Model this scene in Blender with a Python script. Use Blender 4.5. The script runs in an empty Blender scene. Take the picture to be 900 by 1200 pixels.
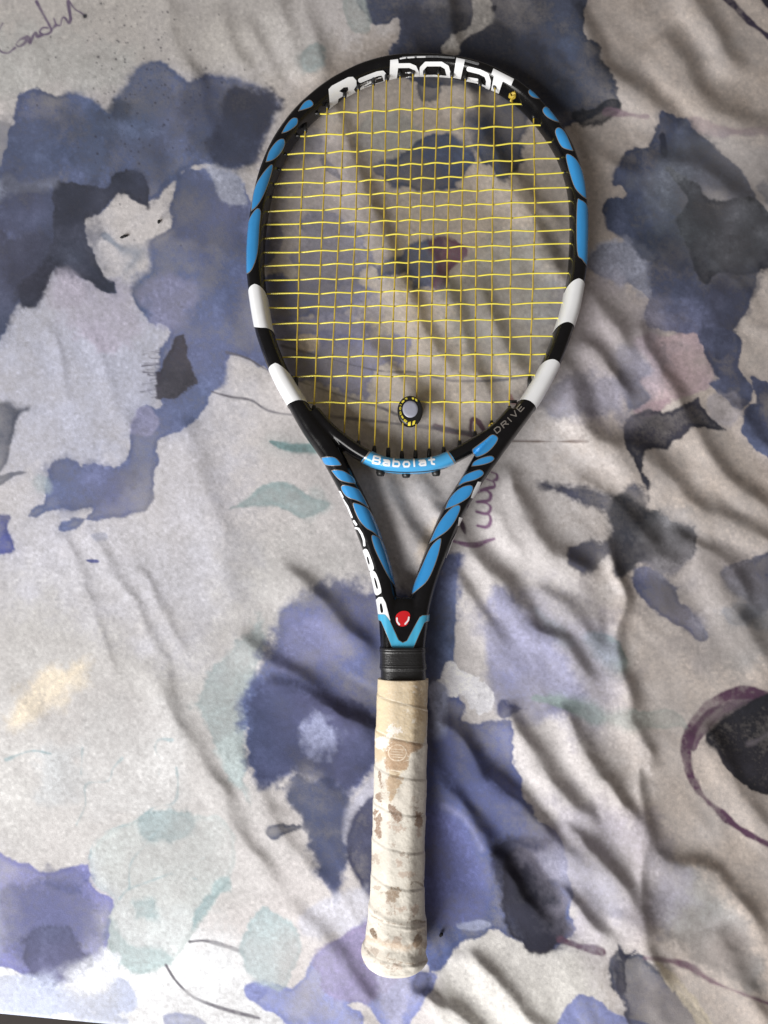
import bpy, bmesh, math, time
import numpy as np
from mathutils import Vector, Matrix
from mathutils.bvhtree import BVHTree

T0 = time.time()
S = bpy.context.scene
COL = S.collection

# ------------------------------------------------------------------ camera
F_PX, DIST, TILT = 800.0, 0.5, math.radians(7.0)
CAM = np.array([0.0, -DIST * math.sin(TILT), DIST * math.cos(TILT)])
AX = np.array([0.0, math.sin(TILT), -math.cos(TILT)])
UP = np.array([0.0, math.cos(TILT), math.sin(TILT)])
cd = bpy.data.cameras.new('camera')
cam = bpy.data.objects.new('camera', cd)
COL.objects.link(cam)
cam.location = CAM
cam.rotation_euler = (TILT, 0, 0)
cd.sensor_fit = 'VERTICAL'
cd.sensor_height = 36
cd.sensor_width = 27
cd.lens = 24
cd.clip_start = 0.01
cd.clip_end = 50
S.camera = cam

# ------------------------------------------------------------------ light
W = bpy.data.worlds.new('World')
S.world = W
W.use_nodes = True
bg = W.node_tree.nodes['Background']
bg.inputs[0].default_value = (1.0, 0.87, 0.76, 1)
bg.inputs[1].default_value = 0.15


def area(name, loc, target, sx, sy, power, col):
    l = bpy.data.lights.new(name, 'AREA')
    l.shape = 'RECTANGLE'
    l.size, l.size_y = sx, sy
    l.energy = power
    l.color = col
    o = bpy.data.objects.new(name, l)
    COL.objects.link(o)
    o.location = loc
    o.rotation_euler = (Vector(target) - Vector(loc)).to_track_quat('-Z', 'Y').to_euler()
    return o


area('window_light', (-0.84, -0.95, 0.80), (0.0, 0.08, 0), 1.15, 0.95, 42, (1.0, 0.985, 0.965))
S.view_settings.view_transform = 'Standard'
S.view_settings.look = 'None'
S.view_settings.exposure = 0.0
S.view_settings.gamma = 1.0


# ------------------------------------------------------------------ helpers
def P(px, py, z=0.0):
    """point of the plane at height z that the photograph shows at a pixel"""
    px = np.asarray(px, float); py = np.asarray(py, float)
    dx = px - 450.0
    dy = AX[1] * F_PX + UP[1] * (600.0 - py)
    dz = AX[2] * F_PX + UP[2] * (600.0 - py)
    k = (z - CAM[2]) / dz
    return np.stack([CAM[0] + dx * k, CAM[1] + dy * k, np.broadcast_to(np.asarray(z, float), k.shape)], -1)


def to_px(v):
    d = np.asarray(v, float) - CAM
    w = d @ AX
    return np.stack([450 + F_PX * d[..., 0] / w, 600 - F_PX * (d @ UP) / w], -1)


def lin(c):
    c = np.asarray(c, float) / 255.0
    return np.where(c <= 0.04045, c / 12.92, ((c + 0.055) / 1.055) ** 2.4)


def Z(x0, y0, s, pts):
    a = np.asarray(pts, float)
    return np.stack([x0 + a[:, 0] / s, y0 + a[:, 1] / s], -1)


def spline(pts, n=6, closed=False):
    p = np.asarray(pts, float)
    m = len(p)
    if m < 3 and not closed:
        t = np.linspace(0, 1, n + 1)[:, None]
        return p[0] * (1 - t) + p[-1] * t
    if closed:
        q = np.concatenate([p[-1:], p, p[:2]])
        seg = m
    else:
        q = np.concatenate([2 * p[:1] - p[1:2], p, 2 * p[-1:] - p[-2:-1]])
        seg = m - 1
    t = np.linspace(0, 1, n, endpoint=False)[:, None]
    out = []
    for i in range(seg):
        a, b, c, d = q[i], q[i + 1], q[i + 2], q[i + 3]
        out.append(0.5 * ((2 * b) + (-a + c) * t + (2 * a - 5 * b + 4 * c - d) * t * t + (-a + 3 * b - 3 * c + d) * t ** 3))
    out = np.concatenate(out)
    if not closed:
        out = np.concatenate([out, p[-1:]])
    return out


def resample(p, step):
    p = np.asarray(p, float)
    L = np.concatenate([[0], np.cumsum(np.linalg.norm(np.diff(p, axis=0), axis=1))])
    n = max(2, int(L[-1] / step) + 1)
    s = np.linspace(0, L[-1], n)
    return np.stack([np.interp(s, L, p[:, k]) for k in range(p.shape[1])], -1)


def seg_dist(X, Y, pts):
    """distance to a polyline, and the running parameter and side of the nearest point"""
    best = np.full(X.shape, 1e9); par = np.zeros(X.shape); side = np.zeros(X.shape)
    n = len(pts) - 1
    for i in range(n):
        ax, ay = pts[i]; bx, by = pts[i + 1]
        vx, vy = bx - ax, by - ay
        L2 = vx * vx + vy * vy + 1e-12
        t = np.clip(((X - ax) * vx + (Y - ay) * vy) / L2, 0, 1)
        dx, dy = X - ax - t * vx, Y - ay - t * vy
        d = np.hypot(dx, dy)
        m = d < best
        best = np.where(m, d, best)
        par = np.where(m, (i + t) / n, par)
        side = np.where(m, (vx * dy - vy * dx), side)
    return best, par, side


def poly_sdf(X, Y, pts):
    c = np.concatenate([pts, pts[:1]])
    d, _, _ = seg_dist(X, Y, c)
    ins = np.zeros(X.shape, bool)
    for i in range(len(pts)):
        ax, ay = c[i]; bx, by = c[i + 1]
        if ay == by:
            continue
        cond = ((ay > Y) != (by > Y)) & (X < (bx - ax) * (Y - ay) / (by - ay) + ax)
        ins ^= cond
    return np.where(ins, -d, d)


rng = np.random.default_rng(7)


def vnoise(h, w, cell, seed):
    r = np.random.default_rng(seed)
    gh, gw = int(h / cell) + 3, int(w / cell) + 3
    g = r.standard_normal((gh, gw))
    y = np.arange(h) / cell; x = np.arange(w) / cell
    yi = y.astype(int); xi = x.astype(int)
    fy = y - yi; fx = x - xi
    fy = fy * fy * (3 - 2 * fy); fx = fx * fx * (3 - 2 * fx)
    a = g[yi][:, xi]; b = g[yi][:, xi + 1]; c = g[yi + 1][:, xi]; d = g[yi + 1][:, xi + 1]
    fx = fx[None, :]; fy = fy[:, None]
    return (a * (1 - fx) + b * fx) * (1 - fy) + (c * (1 - fx) + d * fx) * fy


def fbm(h, w, cell, octv, seed, gain=0.55):
    o = np.zeros((h, w)); amp = 1.0; tot = 0
    for k in range(octv):
        o += amp * vnoise(h, w, max(cell, 1.0), seed + 17 * k)
        tot += amp * amp
        cell /= 2.0; amp *= gain
    return o / math.sqrt(tot)


def sstep(a, b, x):
    t = np.clip((x - a) / (b - a), 0, 1)
    return t * t * (3 - 2 * t)


# ------------------------------------------------------------------ materials
def mat(name, color=(0.5, 0.5, 0.5), rough=0.5, metal=0.0, coat=0.0, spec=0.5, var=0.0, vscale=200.0, bump=0.0, bscale=800.0,
        attr=None, sheen=0.0, trans=0.0, rvar=0.0):
    m = bpy.data.materials.new(name)
    m.use_nodes = True
    nt = m.node_tree
    b = nt.nodes['Principled BSDF']
    N = nt.nodes.new; L = nt.links.new
    b.inputs['Roughness'].default_value = rough
    b.inputs['Metallic'].default_value = metal
    b.inputs['Coat Weight'].default_value = coat
    b.inputs['Coat Roughness'].default_value = 0.12
    b.inputs['Specular IOR Level'].default_value = spec
    b.inputs['Sheen Weight'].default_value = sheen
    b.inputs['Transmission Weight'].default_value = trans
    tc = N('ShaderNodeTexCoord')
    src = None
    if attr:
        a = N('ShaderNodeAttribute'); a.attribute_name = attr
        src = a.outputs['Color']
    else:
        r = N('ShaderNodeRGB'); r.outputs[0].default_value = (*color, 1)
        src = r.outputs[0]
    if var > 0:
        n = N('ShaderNodeTexNoise'); n.inputs['Scale'].default_value = vscale; n.inputs['Detail'].default_value = 4
        n.inputs['Roughness'].default_value = 0.65
        L(tc.outputs['Object'], n.inputs['Vector'])
        mr = N('ShaderNodeMapRange')
        mr.inputs['From Min'].default_value = 0.25; mr.inputs['From Max'].default_value = 0.75
        mr.inputs['To Min'].default_value = 1 - var; mr.inputs['To Max'].default_value = 1 + var
        L(n.outputs['Fac'], mr.inputs['Value'])
        mx = N('ShaderNodeVectorMath'); mx.operation = 'SCALE'
        L(src, mx.inputs[0]); L(mr.outputs['Result'], mx.inputs['Scale'])
        src = mx.outputs[0]
        if rvar > 0:
            m2 = N('ShaderNodeMapRange')
            m2.inputs['From Min'].default_value = 0.3; m2.inputs['From Max'].default_value = 0.7
            m2.inputs['To Min'].default_value = max(0.02, rough - rvar); m2.inputs['To Max'].default_value = min(1, rough + rvar)
            L(n.outputs['Fac'], m2.inputs['Value']); L(m2.outputs['Result'], b.inputs['Roughness'])
    L(src, b.inputs['Base Color'])
    if bump > 0:
        n2 = N('ShaderNodeTexNoise'); n2.inputs['Scale'].default_value = bscale; n2.inputs['Detail'].default_value = 3
        L(tc.outputs['Object'], n2.inputs['Vector'])
        bp = N('ShaderNodeBump'); bp.inputs['Strength'].default_value = bump; bp.inputs['Distance'].default_value = 0.0004
        L(n2.outputs['Fac'], bp.inputs['Height']); L(bp.outputs['Normal'], b.inputs['Normal'])
    return m


M = {
    'sheet': mat('printed_cotton', attr='print', rough=0.9, spec=0.15, var=0.16, vscale=1500, bump=0.35, bscale=1700, sheen=0.05, ),
    'black': mat('black_lacquer', (0.005, 0.005, 0.006), rough=0.22, coat=0.0, spec=0.38, var=0.25, vscale=120, rvar=0.08),
    'blue': mat('blue_lacquer', tuple(lin((52, 142, 206))), rough=0.24, coat=0.8, var=0.08, vscale=60),
    'sleeve': mat('light_blue_lacquer', tuple(lin((74, 162, 216))), rough=0.28, coat=0.4, var=0.06, vscale=60),
    'cyan': mat('cyan_lacquer', tuple(lin((70, 170, 210))), rough=0.30, coat=0.4, var=0.05, vscale=60),
    'silver': mat('silver_print', tuple(lin((165, 160, 155))), rough=0.35, metal=0.6),
    'white': mat('white_lacquer', tuple(lin((238, 240, 243))), rough=0.33, coat=0.3, var=0.04, vscale=90),
    'ink': mat('black_print', (0.014, 0.014, 0.016), rough=0.35, coat=0.2),
    'red': mat('red_print', tuple(lin((205, 30, 38))), rough=0.3, coat=0.4),
    'rubber': mat('black_rubber', (0.014, 0.014, 0.015), rough=0.36, var=0.3, vscale=500, bump=0.4, bscale=900),
    'plastic': mat('black_plastic', (0.016, 0.016, 0.016), rough=0.4),
    'mains': mat('amber_string', tuple(lin((202, 176, 66))), rough=0.34, var=0.12, vscale=160),
    'crosses': mat('yellow_string', tuple(lin((240, 226, 92))), rough=0.24, coat=0.6, var=0.08, vscale=160),
    'grip': mat('worn_overgrip', attr='wear', rough=0.72, spec=0.3, var=0.06, vscale=700, bump=0.25, bscale=900),
    'gel': mat('grey_gel', tuple(lin((160, 162, 178))), rough=0.3, coat=0.3, var=0.12, vscale=300),
    'yellow': mat('yellow_print', tuple(lin((232, 215, 70))), rough=0.45),
    'scuff': mat('scuffed_guard', tuple(lin((120, 122, 125))), rough=0.5, var=0.5, vscale=900),
    'lint': mat('dark_lint', (0.012, 0.012, 0.014), rough=0.9),
    'floor': mat('dark_wood_floor', tuple(lin((34, 26, 23))), rough=0.8, var=0.25, vscale=40),
}


# ------------------------------------------------------------------ object helpers
def tag(o, label=None, cat=None, group=None, kind=None):
    if label: o['label'] = label
    if cat: o['category'] = cat
    if group: o['group'] = group
    if kind: o['kind'] = kind
    return o


def mesh_obj(name, verts, faces, m, parent=None, smooth=True, me=None):
    if me is None:
        me = bpy.data.meshes.new(name)
        me.from_pydata([tuple(v) for v in verts], [], [tuple(f) for f in faces])
        me.update()
    if smooth:
        me.polygons.foreach_set('use_smooth', np.ones(len(me.polygons), bool))
    if m is not None:
        me.materials.clear(); me.materials.append(m)
    o = bpy.data.objects.new(name, me)
    COL.objects.link(o)
    if parent is not None:
        o.parent = parent
    return o


def grid_faces(nu, nv, wrap_v=True, off=0):
    f = []
    for i in range(nu - 1):
        for j in range(nv if wrap_v else nv - 1):
            k = (j + 1) % nv
            f.append((off + i * nv + j, off + i * nv + k, off + (i + 1) * nv + k, off + (i + 1) * nv + j))
    return f


def superell(n, a, b, e):
    t = np.linspace(0, 2 * np.pi, n, endpoint=False)
    c, s = np.cos(t), np.sin(t)
    return np.stack([a * np.sign(c) * np.abs(c) ** (2 / e), b * np.sign(s) * np.abs(s) ** (2 / e)], -1)


def tube(path, rad, n=8, caps=True):
    """round tube along 3-D points"""
    p = np.asarray(path, float)
    t = np.gradient(p, axis=0)
    t /= np.linalg.norm(t, axis=1)[:, None] + 1e-12
    ref = np.array([0, 0, 1.0])
    s = np.cross(t, ref); s /= np.linalg.norm(s, axis=1)[:, None] + 1e-9
    u = np.cross(s, t)
    a = np.linspace(0, 2 * np.pi, n, endpoint=False)
    r = np.broadcast_to(np.asarray(rad, float), (len(p),))
    v = p[:, None, :] + r[:, None, None] * (np.cos(a)[None, :, None] * s[:, None, :] + np.sin(a)[None, :, None] * u[:, None, :])
    f = grid_faces(len(p), n)
    if caps:
        f.append(tuple(range(n))[::-1]); f.append(tuple(range((len(p) - 1) * n, len(p) * n)))
    return v.reshape(-1, 3), f


class MB:
    def __init__(self): self.v = []; self.f = []; self.n = 0
    def add(self, v, f):
        self.v.append(np.asarray(v, float)); self.f += [tuple(i + self.n for i in q) for q in f]; self.n += len(v)
    def build(self, name, m, parent=None, smooth=True):
        return mesh_obj(name, np.concatenate(self.v), self.f, m, parent, smooth)


# outer outline of the racket in the photograph
OUT = [(446.5, 768), (446, 757), (444.5, 735), (442.5, 713.8), (437, 685), (431, 661.8), (417.5, 624), (405, 592), (397, 575), (384, 551), (373, 533), (355, 508), (337, 476),
       (324, 453), (313.5, 430), (305, 407), (298.5, 385), (291.5, 342), (289, 311), (290.5, 272), (295.5, 236), (304, 201), (319, 165), (341, 133),
       (363, 111), (387.4, 92.6), (416.7, 77), (440, 69), (461, 64.5), (482, 63), (504, 63), (529, 65), (560.7, 72), (590, 84), (617, 102), (636.5, 120.7), (656, 145), (673, 174.5),
       (684.5, 211), (688.5, 248), (688.5, 284.5), (687, 315), (684.5, 333), (679, 362), (672, 385), (664, 409), (654.5, 432), (642, 456), (627, 481), (600, 517.6), (580, 545),
       (563, 570), (542, 607), (529, 638), (518.5, 665), (510, 690), (504.5, 712), (501.5, 735), (499, 757), (499, 768)]

# ------------------------------------------------------------------ bed sheet: the printed pattern and painted tones of the cloth
MX, MY = 120, 120                       # canvas margin round the picture, in photo pixels
CH, CW = 1200 + 2 * MY, 900 + 2 * MX
BASE = lin((199, 195, 196))
canvas = np.zeros((CH, CW, 3)) + BASE
n_lo = fbm(CH, CW, 130, 4, 11)
n_md = fbm(CH, CW, 34, 4, 23)
n_ed = fbm(CH, CW, 22, 5, 31, 0.60)
n_sf = fbm(CH, CW, 70, 2, 61)
n_wet = fbm(CH, CW, 60, 5, 41, 0.6)
n_gr = fbm(CH, CW, 3.2, 2, 53)
n_pig = vnoise(CH, CW, 1.3, 77)
YY, XX = np.mgrid[0:CH, 0:CW].astype(float)
XX -= MX; YY -= MY


def wash(pts, col, op=0.85, soft=2.0, amp=5.0, edge=0.18, mott=0.35, sm=True):
    global canvas
    pts = np.asarray(pts, float)
    if sm:
        pts = spline(pts, 3, True)
    pad = 24 + 3 * amp + 2 * soft
    x0 = int(max(0, pts[:, 0].min() + MX - pad)); x1 = int(min(CW, pts[:, 0].max() + MX + pad))
    y0 = int(max(0, pts[:, 1].min() + MY - pad)); y1 = int(min(CH, pts[:, 1].max() + MY + pad))
    if x1 <= x0 or y1 <= y0: return
    sl = (slice(y0, y1), slice(x0, x1))
    c = lin(col)
    if col[1] > col[0] + 8 and max(col) > 120:          # the greens are greyed
        c = c * 0.6 + 0.4 * (c @ np.array([0.25, 0.6, 0.15])); c = c * 0.94
    if max(col) < 100: mott *= 0.4; op = min(0.97, op * 1.06)
    ds = 0.12 + 0.16 * float(sstep(800, 450, pts[:, 1].mean()))
    c = c * (1 - ds) + ds * (c @ np.array([0.25, 0.6, 0.15]))
    d0 = poly_sdf(XX[sl], YY[sl], pts)
    d = d0 + amp * 0.8 * n_ed[sl]
    # crisp here, bled out there
    sf = soft * (0.7 + 3.4 * sstep(0.15, 1.3, n_sf[sl])) if soft < 5 else soft
    a = sstep(sf, -sf, d + 0.15 * soft * n_gr[sl])
    ga = rng.uniform(0, 2 * np.pi)
    ext = max(np.ptp(pts[:, 0]), np.ptp(pts[:, 1])) + 1
    grad = (np.cos(ga) * (XX[sl] - pts[:, 0].mean()) + np.sin(ga) * (YY[sl] - pts[:, 1].mean())) / ext
    dens = op * (1 + mott * (0.45 * n_wet[sl] + 0.22 * n_md[sl]) + 0.2 * np.clip(grad, -0.6, 0.6) + 0.06 * n_gr[sl] + 0.05 * n_pig[sl]) + edge * np.exp(-((d + 2.5) / 3.0) ** 2)
    if op > 0.8 and soft < 5 and max(col) < 180:                     # faint bleed of the same ink round the blot
        h = 0.20 * np.exp(-(np.maximum(d0, 0) / 9.0) ** 1.3) * sstep(-0.6, 0.9, n_wet[sl]) * (1 - a)
        a = np.maximum(a * dens, h)
    else:
        a = a * dens
    a = np.clip(a, 0, 1)[..., None]
    kq = 1.0 if max(col) < 170 else 0.3
    c = c * (0.96 if kq < 1 or max(col) < 82 else 0.76) * np.exp(kq * (0.20 * n_wet[sl] + 0.16 * n_md[sl] + 0.10 * n_lo[sl]) + 0.05 * n_gr[sl])[..., None]
    if kq == 1.0:                                        # some of the ink leans to violet, some to blue
        c = c * np.stack([0.93 + 0.04 * n_lo[sl], 1.02 - 0.01 * n_lo[sl], 1 - 0.02 * n_lo[sl]], -1)
    canvas[sl] = canvas[sl] * (1 - a) + np.clip(c, 0, 1) * a


def line(pts, w, col, op=0.85, soft=0.8, amp=0.4, sm=True):
    global canvas
    w = w * 1.25 + 0.5; op = min(1.0, op * 1.12)
    pts = np.asarray(pts, float)
    if sm: pts = spline(pts, 6)
    pad = w + 6 + soft
    x0 = int(max(0, pts[:, 0].min() + MX - pad)); x1 = int(min(CW, pts[:, 0].max() + MX + pad))
    y0 = int(max(0, pts[:, 1].min() + MY - pad)); y1 = int(min(CH, pts[:, 1].max() + MY + pad))
    if x1 <= x0 or y1 <= y0: return
    sl = (slice(y0, y1), slice(x0, x1))
    d, t, _ = seg_dist(XX[sl], YY[sl], pts)
    ww = w / 2 * (0.85 + 0.3 * np.sin(t * 5 + w))
    a = sstep(soft, -soft, d - ww + amp * n_ed[sl]) * op * (1 + 0.25 * n_md[sl] + 0.1 * n_gr[sl])
    a = np.clip(a, 0, 1)[..., None]
    canvas[sl] = canvas[sl] * (1 - a) + lin(col) * a


# base unevenness
canvas *= (1 + 0.03 * n_lo + 0.02 * n_md + 0.02 * n_gr)[..., None]
TL = lambda p: Z(0, 0, 3, p)
TM = lambda p: Z(300, 0, 3, p)
TR = lambda p: Z(600, 0, 3, p)
ML = lambda p: Z(0, 400, 3, p)
MM = lambda p: Z(300, 400, 3, p)
MR = lambda p: Z(600, 400, 3, p)
BL = lambda p: Z(0, 800, 3, p)
BR = lambda p: Z(600, 800, 3, p)
R8 = lambda p: Z(250, 800, 2.25, p)
R3 = lambda p: Z(270, 300, 4.09, p)
R5 = lambda p: Z(360, 500, 3.4615, p)
R6 = lambda p: Z(520, 460, 6, p)
BLUE, NAVY, CHAR, PLUM, TEAL = (106, 112, 160), (84, 88, 128), (62, 60, 74), (96, 70, 92), (132, 170, 178)

# pale washes first
wash([(-200, 640), (100, 640), (300, 620), (420, 660), (300, 860), (330, 1000), (250, 1080), (120, 1060), (-200, 1000)], (182, 181, 181), 0.7, 45, 14, 0, 0.35)
wash([(-200, -200), (330, -200), (330, 80), (200, 90), (100, 100), (-200, 130)], (186, 181, 174), 0.55, 30, 14, 0, 0.35)
wash([(-200, 1090), (140, 1070), (300, 1120), (320, 1300), (-200, 1300)], (214, 217, 222), 0.8, 25, 10, 0, 0.2)
wash([(520, 1130), (590, 1080), (680, 1120), (720, 1300), (520, 1300)], (216, 214, 210), 0.8, 15, 8, 0, 0.2)
wash([(640, -200), (1100, -200), (1100, 1400), (760, 1400), (740, 1100), (720, 900), (700, 660), (640, 420), (500, 300), (420, 120)], (188, 175, 166), 0.8, 60, 16, 0, 0.35)  # brown tone of the shaded right side, painted into the cloth colour
wash([(330, 90), (640, 90), (680, 300), (620, 470), (480, 520), (330, 440)], (190, 177, 166), 0.7, 30, 12, 0, 0.35)
wash([(-200, 200), (150, 300), (280, 500), (240, 760), (60, 700), (-200, 640)], (188, 188, 202), 0.65, 50, 16, 0, 0.35)
wash([(-60, 330), (60, 300), (150, 330), (200, 400), (185, 470), (140, 540), (60, 545), (-60, 560)], (176, 180, 204), 0.75, 14, 10, 0, 0.5)
wash([(60, 330), (110, 320), (165, 350), (150, 400), (90, 400)], (182, 172, 198), 0.5, 10, 8, 0, 0.5)
wash([(-60, 20), (60, 40), (150, 60), (130, 100), (30, 110), (-60, 110)], (188, 192, 192), 0.5, 18, 10, 0, 0.5)
wash(TM([(20, 60), (180, 40), (240, 180), (150, 280), (60, 240)]), (196, 192, 190), 0.5, 14, 8, 0)
wash(BL([(150, 250), (280, 200), (300, 380), (180, 420)]), (186, 192, 198), 0.5, 14, 10, 0)
wash(BL([(300, 100), (620, 60), (640, 380), (420, 480), (280, 420)]), (194, 194, 196), 0.5, 14, 10, 0)
# top left, large violet blue wash and its dark heart
wash(TL([(-90, 640), (0, 590), (20, 530), (50, 420), (65, 340), (130, 312), (195, 335), (240, 318), (330, 350), (385, 392), (400, 345),
         (450, 300), (455, 265), (530, 212), (590, 225), (670, 275), (720, 262), (790, 262), (870, 285), (957, 340), (987, 363), (975, 430),
         (940, 490), (895, 548), (845, 590), (770, 590), (700, 578), (640, 600), (600, 650), (530, 722), (470, 712), (410, 690), (340, 760),
         (300, 820), (340, 900), (405, 1030), (290, 985), (200, 940), (150, 1055), (70, 1075), (30, 1120), (10, 1190), (-90, 1290)]),
     BLUE, 0.92, 1.6, 3.5, 0.15, 0.25)
wash(TL([(-60, 430), (60, 420), (180, 430), (200, 560), (120, 650), (-60, 650)]), (86, 92, 128), 0.55, 9, 8, 0)
wash(TL([(190, 660), (260, 640), (375, 655), (385, 620), (470, 600), (528, 670), (520, 730), (410, 690), (340, 760), (300, 820), (340, 900),
         (405, 1030), (290, 985), (200, 940), (150, 1055), (70, 1075), (60, 1010), (150, 930), (190, 800)]), (70, 68, 86), 0.85, 2.5, 3, 0.1)
wash(TL([(-60, 830), (60, 820), (190, 800), (200, 940), (150, 1050), (70, 1075), (10, 1180), (-60, 1240)]), (84, 82, 106), 0.6, 6, 6, 0)
wash(TL([(800, 300), (900, 320), (985, 370), (975, 430), (900, 545), (840, 592), (760, 590), (735, 500), (770, 400)]), (70, 66, 86), 0.75, 6, 6, 0)
wash(TL([(370, 385), (400, 350), (460, 370), (450, 430), (400, 430)]), (78, 80, 104), 0.7, 5, 4, 0)
wash(TL([(230, 400), (340, 380), (420, 440), (370, 640), (300, 640), (260, 520)]), (88, 94, 128), 0.6, 8, 8, 0)
wash(TL([(350, 430), (480, 320), (600, 300), (680, 420), (620, 560), (450, 560)]), (112, 114, 150), 0.45, 12, 8, 0)
wash(TL([(430, 500), (600, 480), (590, 640), (500, 640)]), (104, 106, 146), 0.5, 9, 6, 0)
wash(TL([(-60, 640), (120, 640), (200, 650), (150, 670), (40, 680), (-60, 720)]), (150, 158, 186), 0.6, 5, 5, 0)
wash(TL([(370, 830), (420, 858), (500, 880), (490, 920), (440, 950), (462, 905), (420, 880)]), (136, 152, 184), 0.8, 2.5, 2.5, 0.1)
wash(TL([(200, 945), (300, 990), (290, 1060), (220, 1090), (150, 1060)]), (176, 170, 192), 0.7, 5, 5, 0)
wash(TL([(20, 640), (180, 650), (330, 640), (480, 600), (525, 700), (400, 690), (330, 770), (330, 880), (390, 1010), (290, 985), (200, 940), (150, 1050), (60, 1070), (0, 900)]), (72, 72, 96), 0.5, 9, 7, 0)
wash(TL([(620, 280), (760, 270), (940, 340), (960, 440), (880, 550), (700, 570), (640, 450)]), (78, 80, 110), 0.55, 10, 7, 0)
# violet blue arm down the left middle
wash([(172, 280), (200, 266), (198, 240), (213, 205), (240, 195), (270, 203), (290, 225), (300, 260), (304, 330), (312, 385), (326, 440),
      (300, 425), (268, 415), (266, 452), (250, 464), (230, 490), (200, 512), (188, 520), (182, 552), (176, 592), (150, 605), (110, 612),
      (82, 623), (68, 622), (72, 613), (105, 598), (62, 600), (36, 603), (50, 590), (55, 570), (62, 545), (80, 541), (140, 545), (150, 520),
      (152, 505), (165, 480), (185, 475), (182, 450), (185, 410), (200, 395), (195, 380), (175, 375), (155, 355), (160, 325), (177, 308)],
     (108, 114, 164), 0.86, 2.2, 3.5, 0.14, 0.35)
wash([(205, 210), (240, 198), (285, 230), (298, 265), (270, 300), (230, 280), (200, 268)], (98, 100, 138), 0.5, 9, 7, 0)
wash([(240, 190), (275, 205), (290, 235), (270, 240), (245, 215)], (170, 176, 200), 0.7, 4, 5, 0)
wash([(170, 330), (200, 320), (230, 350), (210, 385), (175, 370)], (150, 150, 190), 0.6, 7, 6, 0)
wash([(55, 545), (140, 545), (160, 560), (120, 600), (70, 600)], (98, 102, 146), 0.5, 8, 6, 0)
wash(ML([(480, 250), (520, 235), (560, 270), (540, 330), (470, 330), (450, 310)]), (150, 150, 190), 0.6, 3, 3, 0.1)
wash(ML([(545, 210), (545, 130), (565, 70), (610, 10), (640, -20), (655, 40), (688, 130), (640, 190), (575, 210)]), (72, 66, 78), 0.95, 2.2, 4, 0.1)
for k in range(14):
    yy = 30 + 13 * k + rng.uniform(-6, 6)
    line(ML([(565, yy), (535, yy + 3), (505 + rng.uniform(-12, 30), yy + rng.uniform(-6, 10))]), rng.uniform(0.3, 1.1), (74, 70, 84), rng.uniform(0.35, 0.75), 0.9)
wash(ML([(-60, 205), (0, 210), (45, 230), (60, 240), (100, 235), (65, 260), (50, 340), (20, 430), (-60, 500)]), (92, 92, 114), 0.9, 2.5, 2, 0.1)
wash(ML([(-60, 480), (10, 470), (50, 458), (100, 460), (50, 474), (0, 508), (-60, 520)]), (112, 112, 136), 0.85, 1.5, 1)
wash(ML([(-60, 600), (5, 610), (20, 640), (45, 700), (40, 742), (-60, 735)]), (92, 94, 164), 0.85, 3, 3)
wash(ML([(120, 480), (160, 480), (170, 530), (120, 525)]), (150, 180, 194), 0.5, 5, 4, 0)
wash(ML([(300, 770), (325, 764), (350, 768), (348, 780), (318, 779)]), (92, 94, 150), 0.8, 1, 1)
wash(ML([(320, 680), (370, 670), (380, 695), (340, 700)]), (160, 164, 186), 0.5, 2, 2)
# top, dark blue round the head
wash([(426, -30), (430, 18), (450, 31), (466, 22), (468, 45), (458, 62), (470, 90), (520, 100), (580, 110), (650, 160), (664, 150), (690, 138),
      (722, 122), (725, 96), (708, 76), (703, 52), (684, 36), (672, -30)], (84, 88, 118), 0.95, 2.0, 3.5, 0.1, 0.25)
wash([(470, 20), (540, 10), (620, 40), (660, 110), (640, 140), (570, 80), (500, 70)], (66, 66, 86), 0.7, 9, 7, 0)
wash([(600, 40), (640, 30), (690, 70), (700, 110), (650, 110), (610, 80)], (96, 102, 138), 0.5, 12, 6, 0)
wash(TM([(765, -20), (832, 5), (842, 60), (785, 105), (725, 140), (712, 195), (660, 185), (690, 130), (755, 85)]), (202, 196, 190), 0.9, 1.6, 2.5, 0)
wash(TM([(825, 20), (850, 15), (850, 40), (830, 45)]), (70, 70, 90), 0.8, 1, 1)
wash(TR([(215, 420), (250, 395), (300, 372), (370, 355), (345, 420), (290, 442), (245, 436)]), (58, 58, 70), 0.75, 3, 4)
line(TR([(330, 395), (400, 402), (475, 410)]), 5.5, (128, 108, 122), 0.7, 1.4, 1)
line(TR([(650, 440), (760, 462), (920, 462)]), 11, (140, 122, 132), 0.5, 3, 2)
line(TR([(750, -10), (810, 50), (860, 95), (930, 150)]), 5.5, (62, 56, 74), 0.9, 1.5, 1)
line(TR([(860, -20), (930, 30)]), 8, (50, 48, 62), 0.9, 1.5, 1)
wash(TM([(310, -20), (370, -20), (400, 80), (350, 115), (325, 60)]), (160, 178, 180), 0.6, 4, 4)
wash(TM([(150, 190), (215, 150), (232, 220), (170, 245)]), (150, 172, 176), 0.65, 3, 4)
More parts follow.
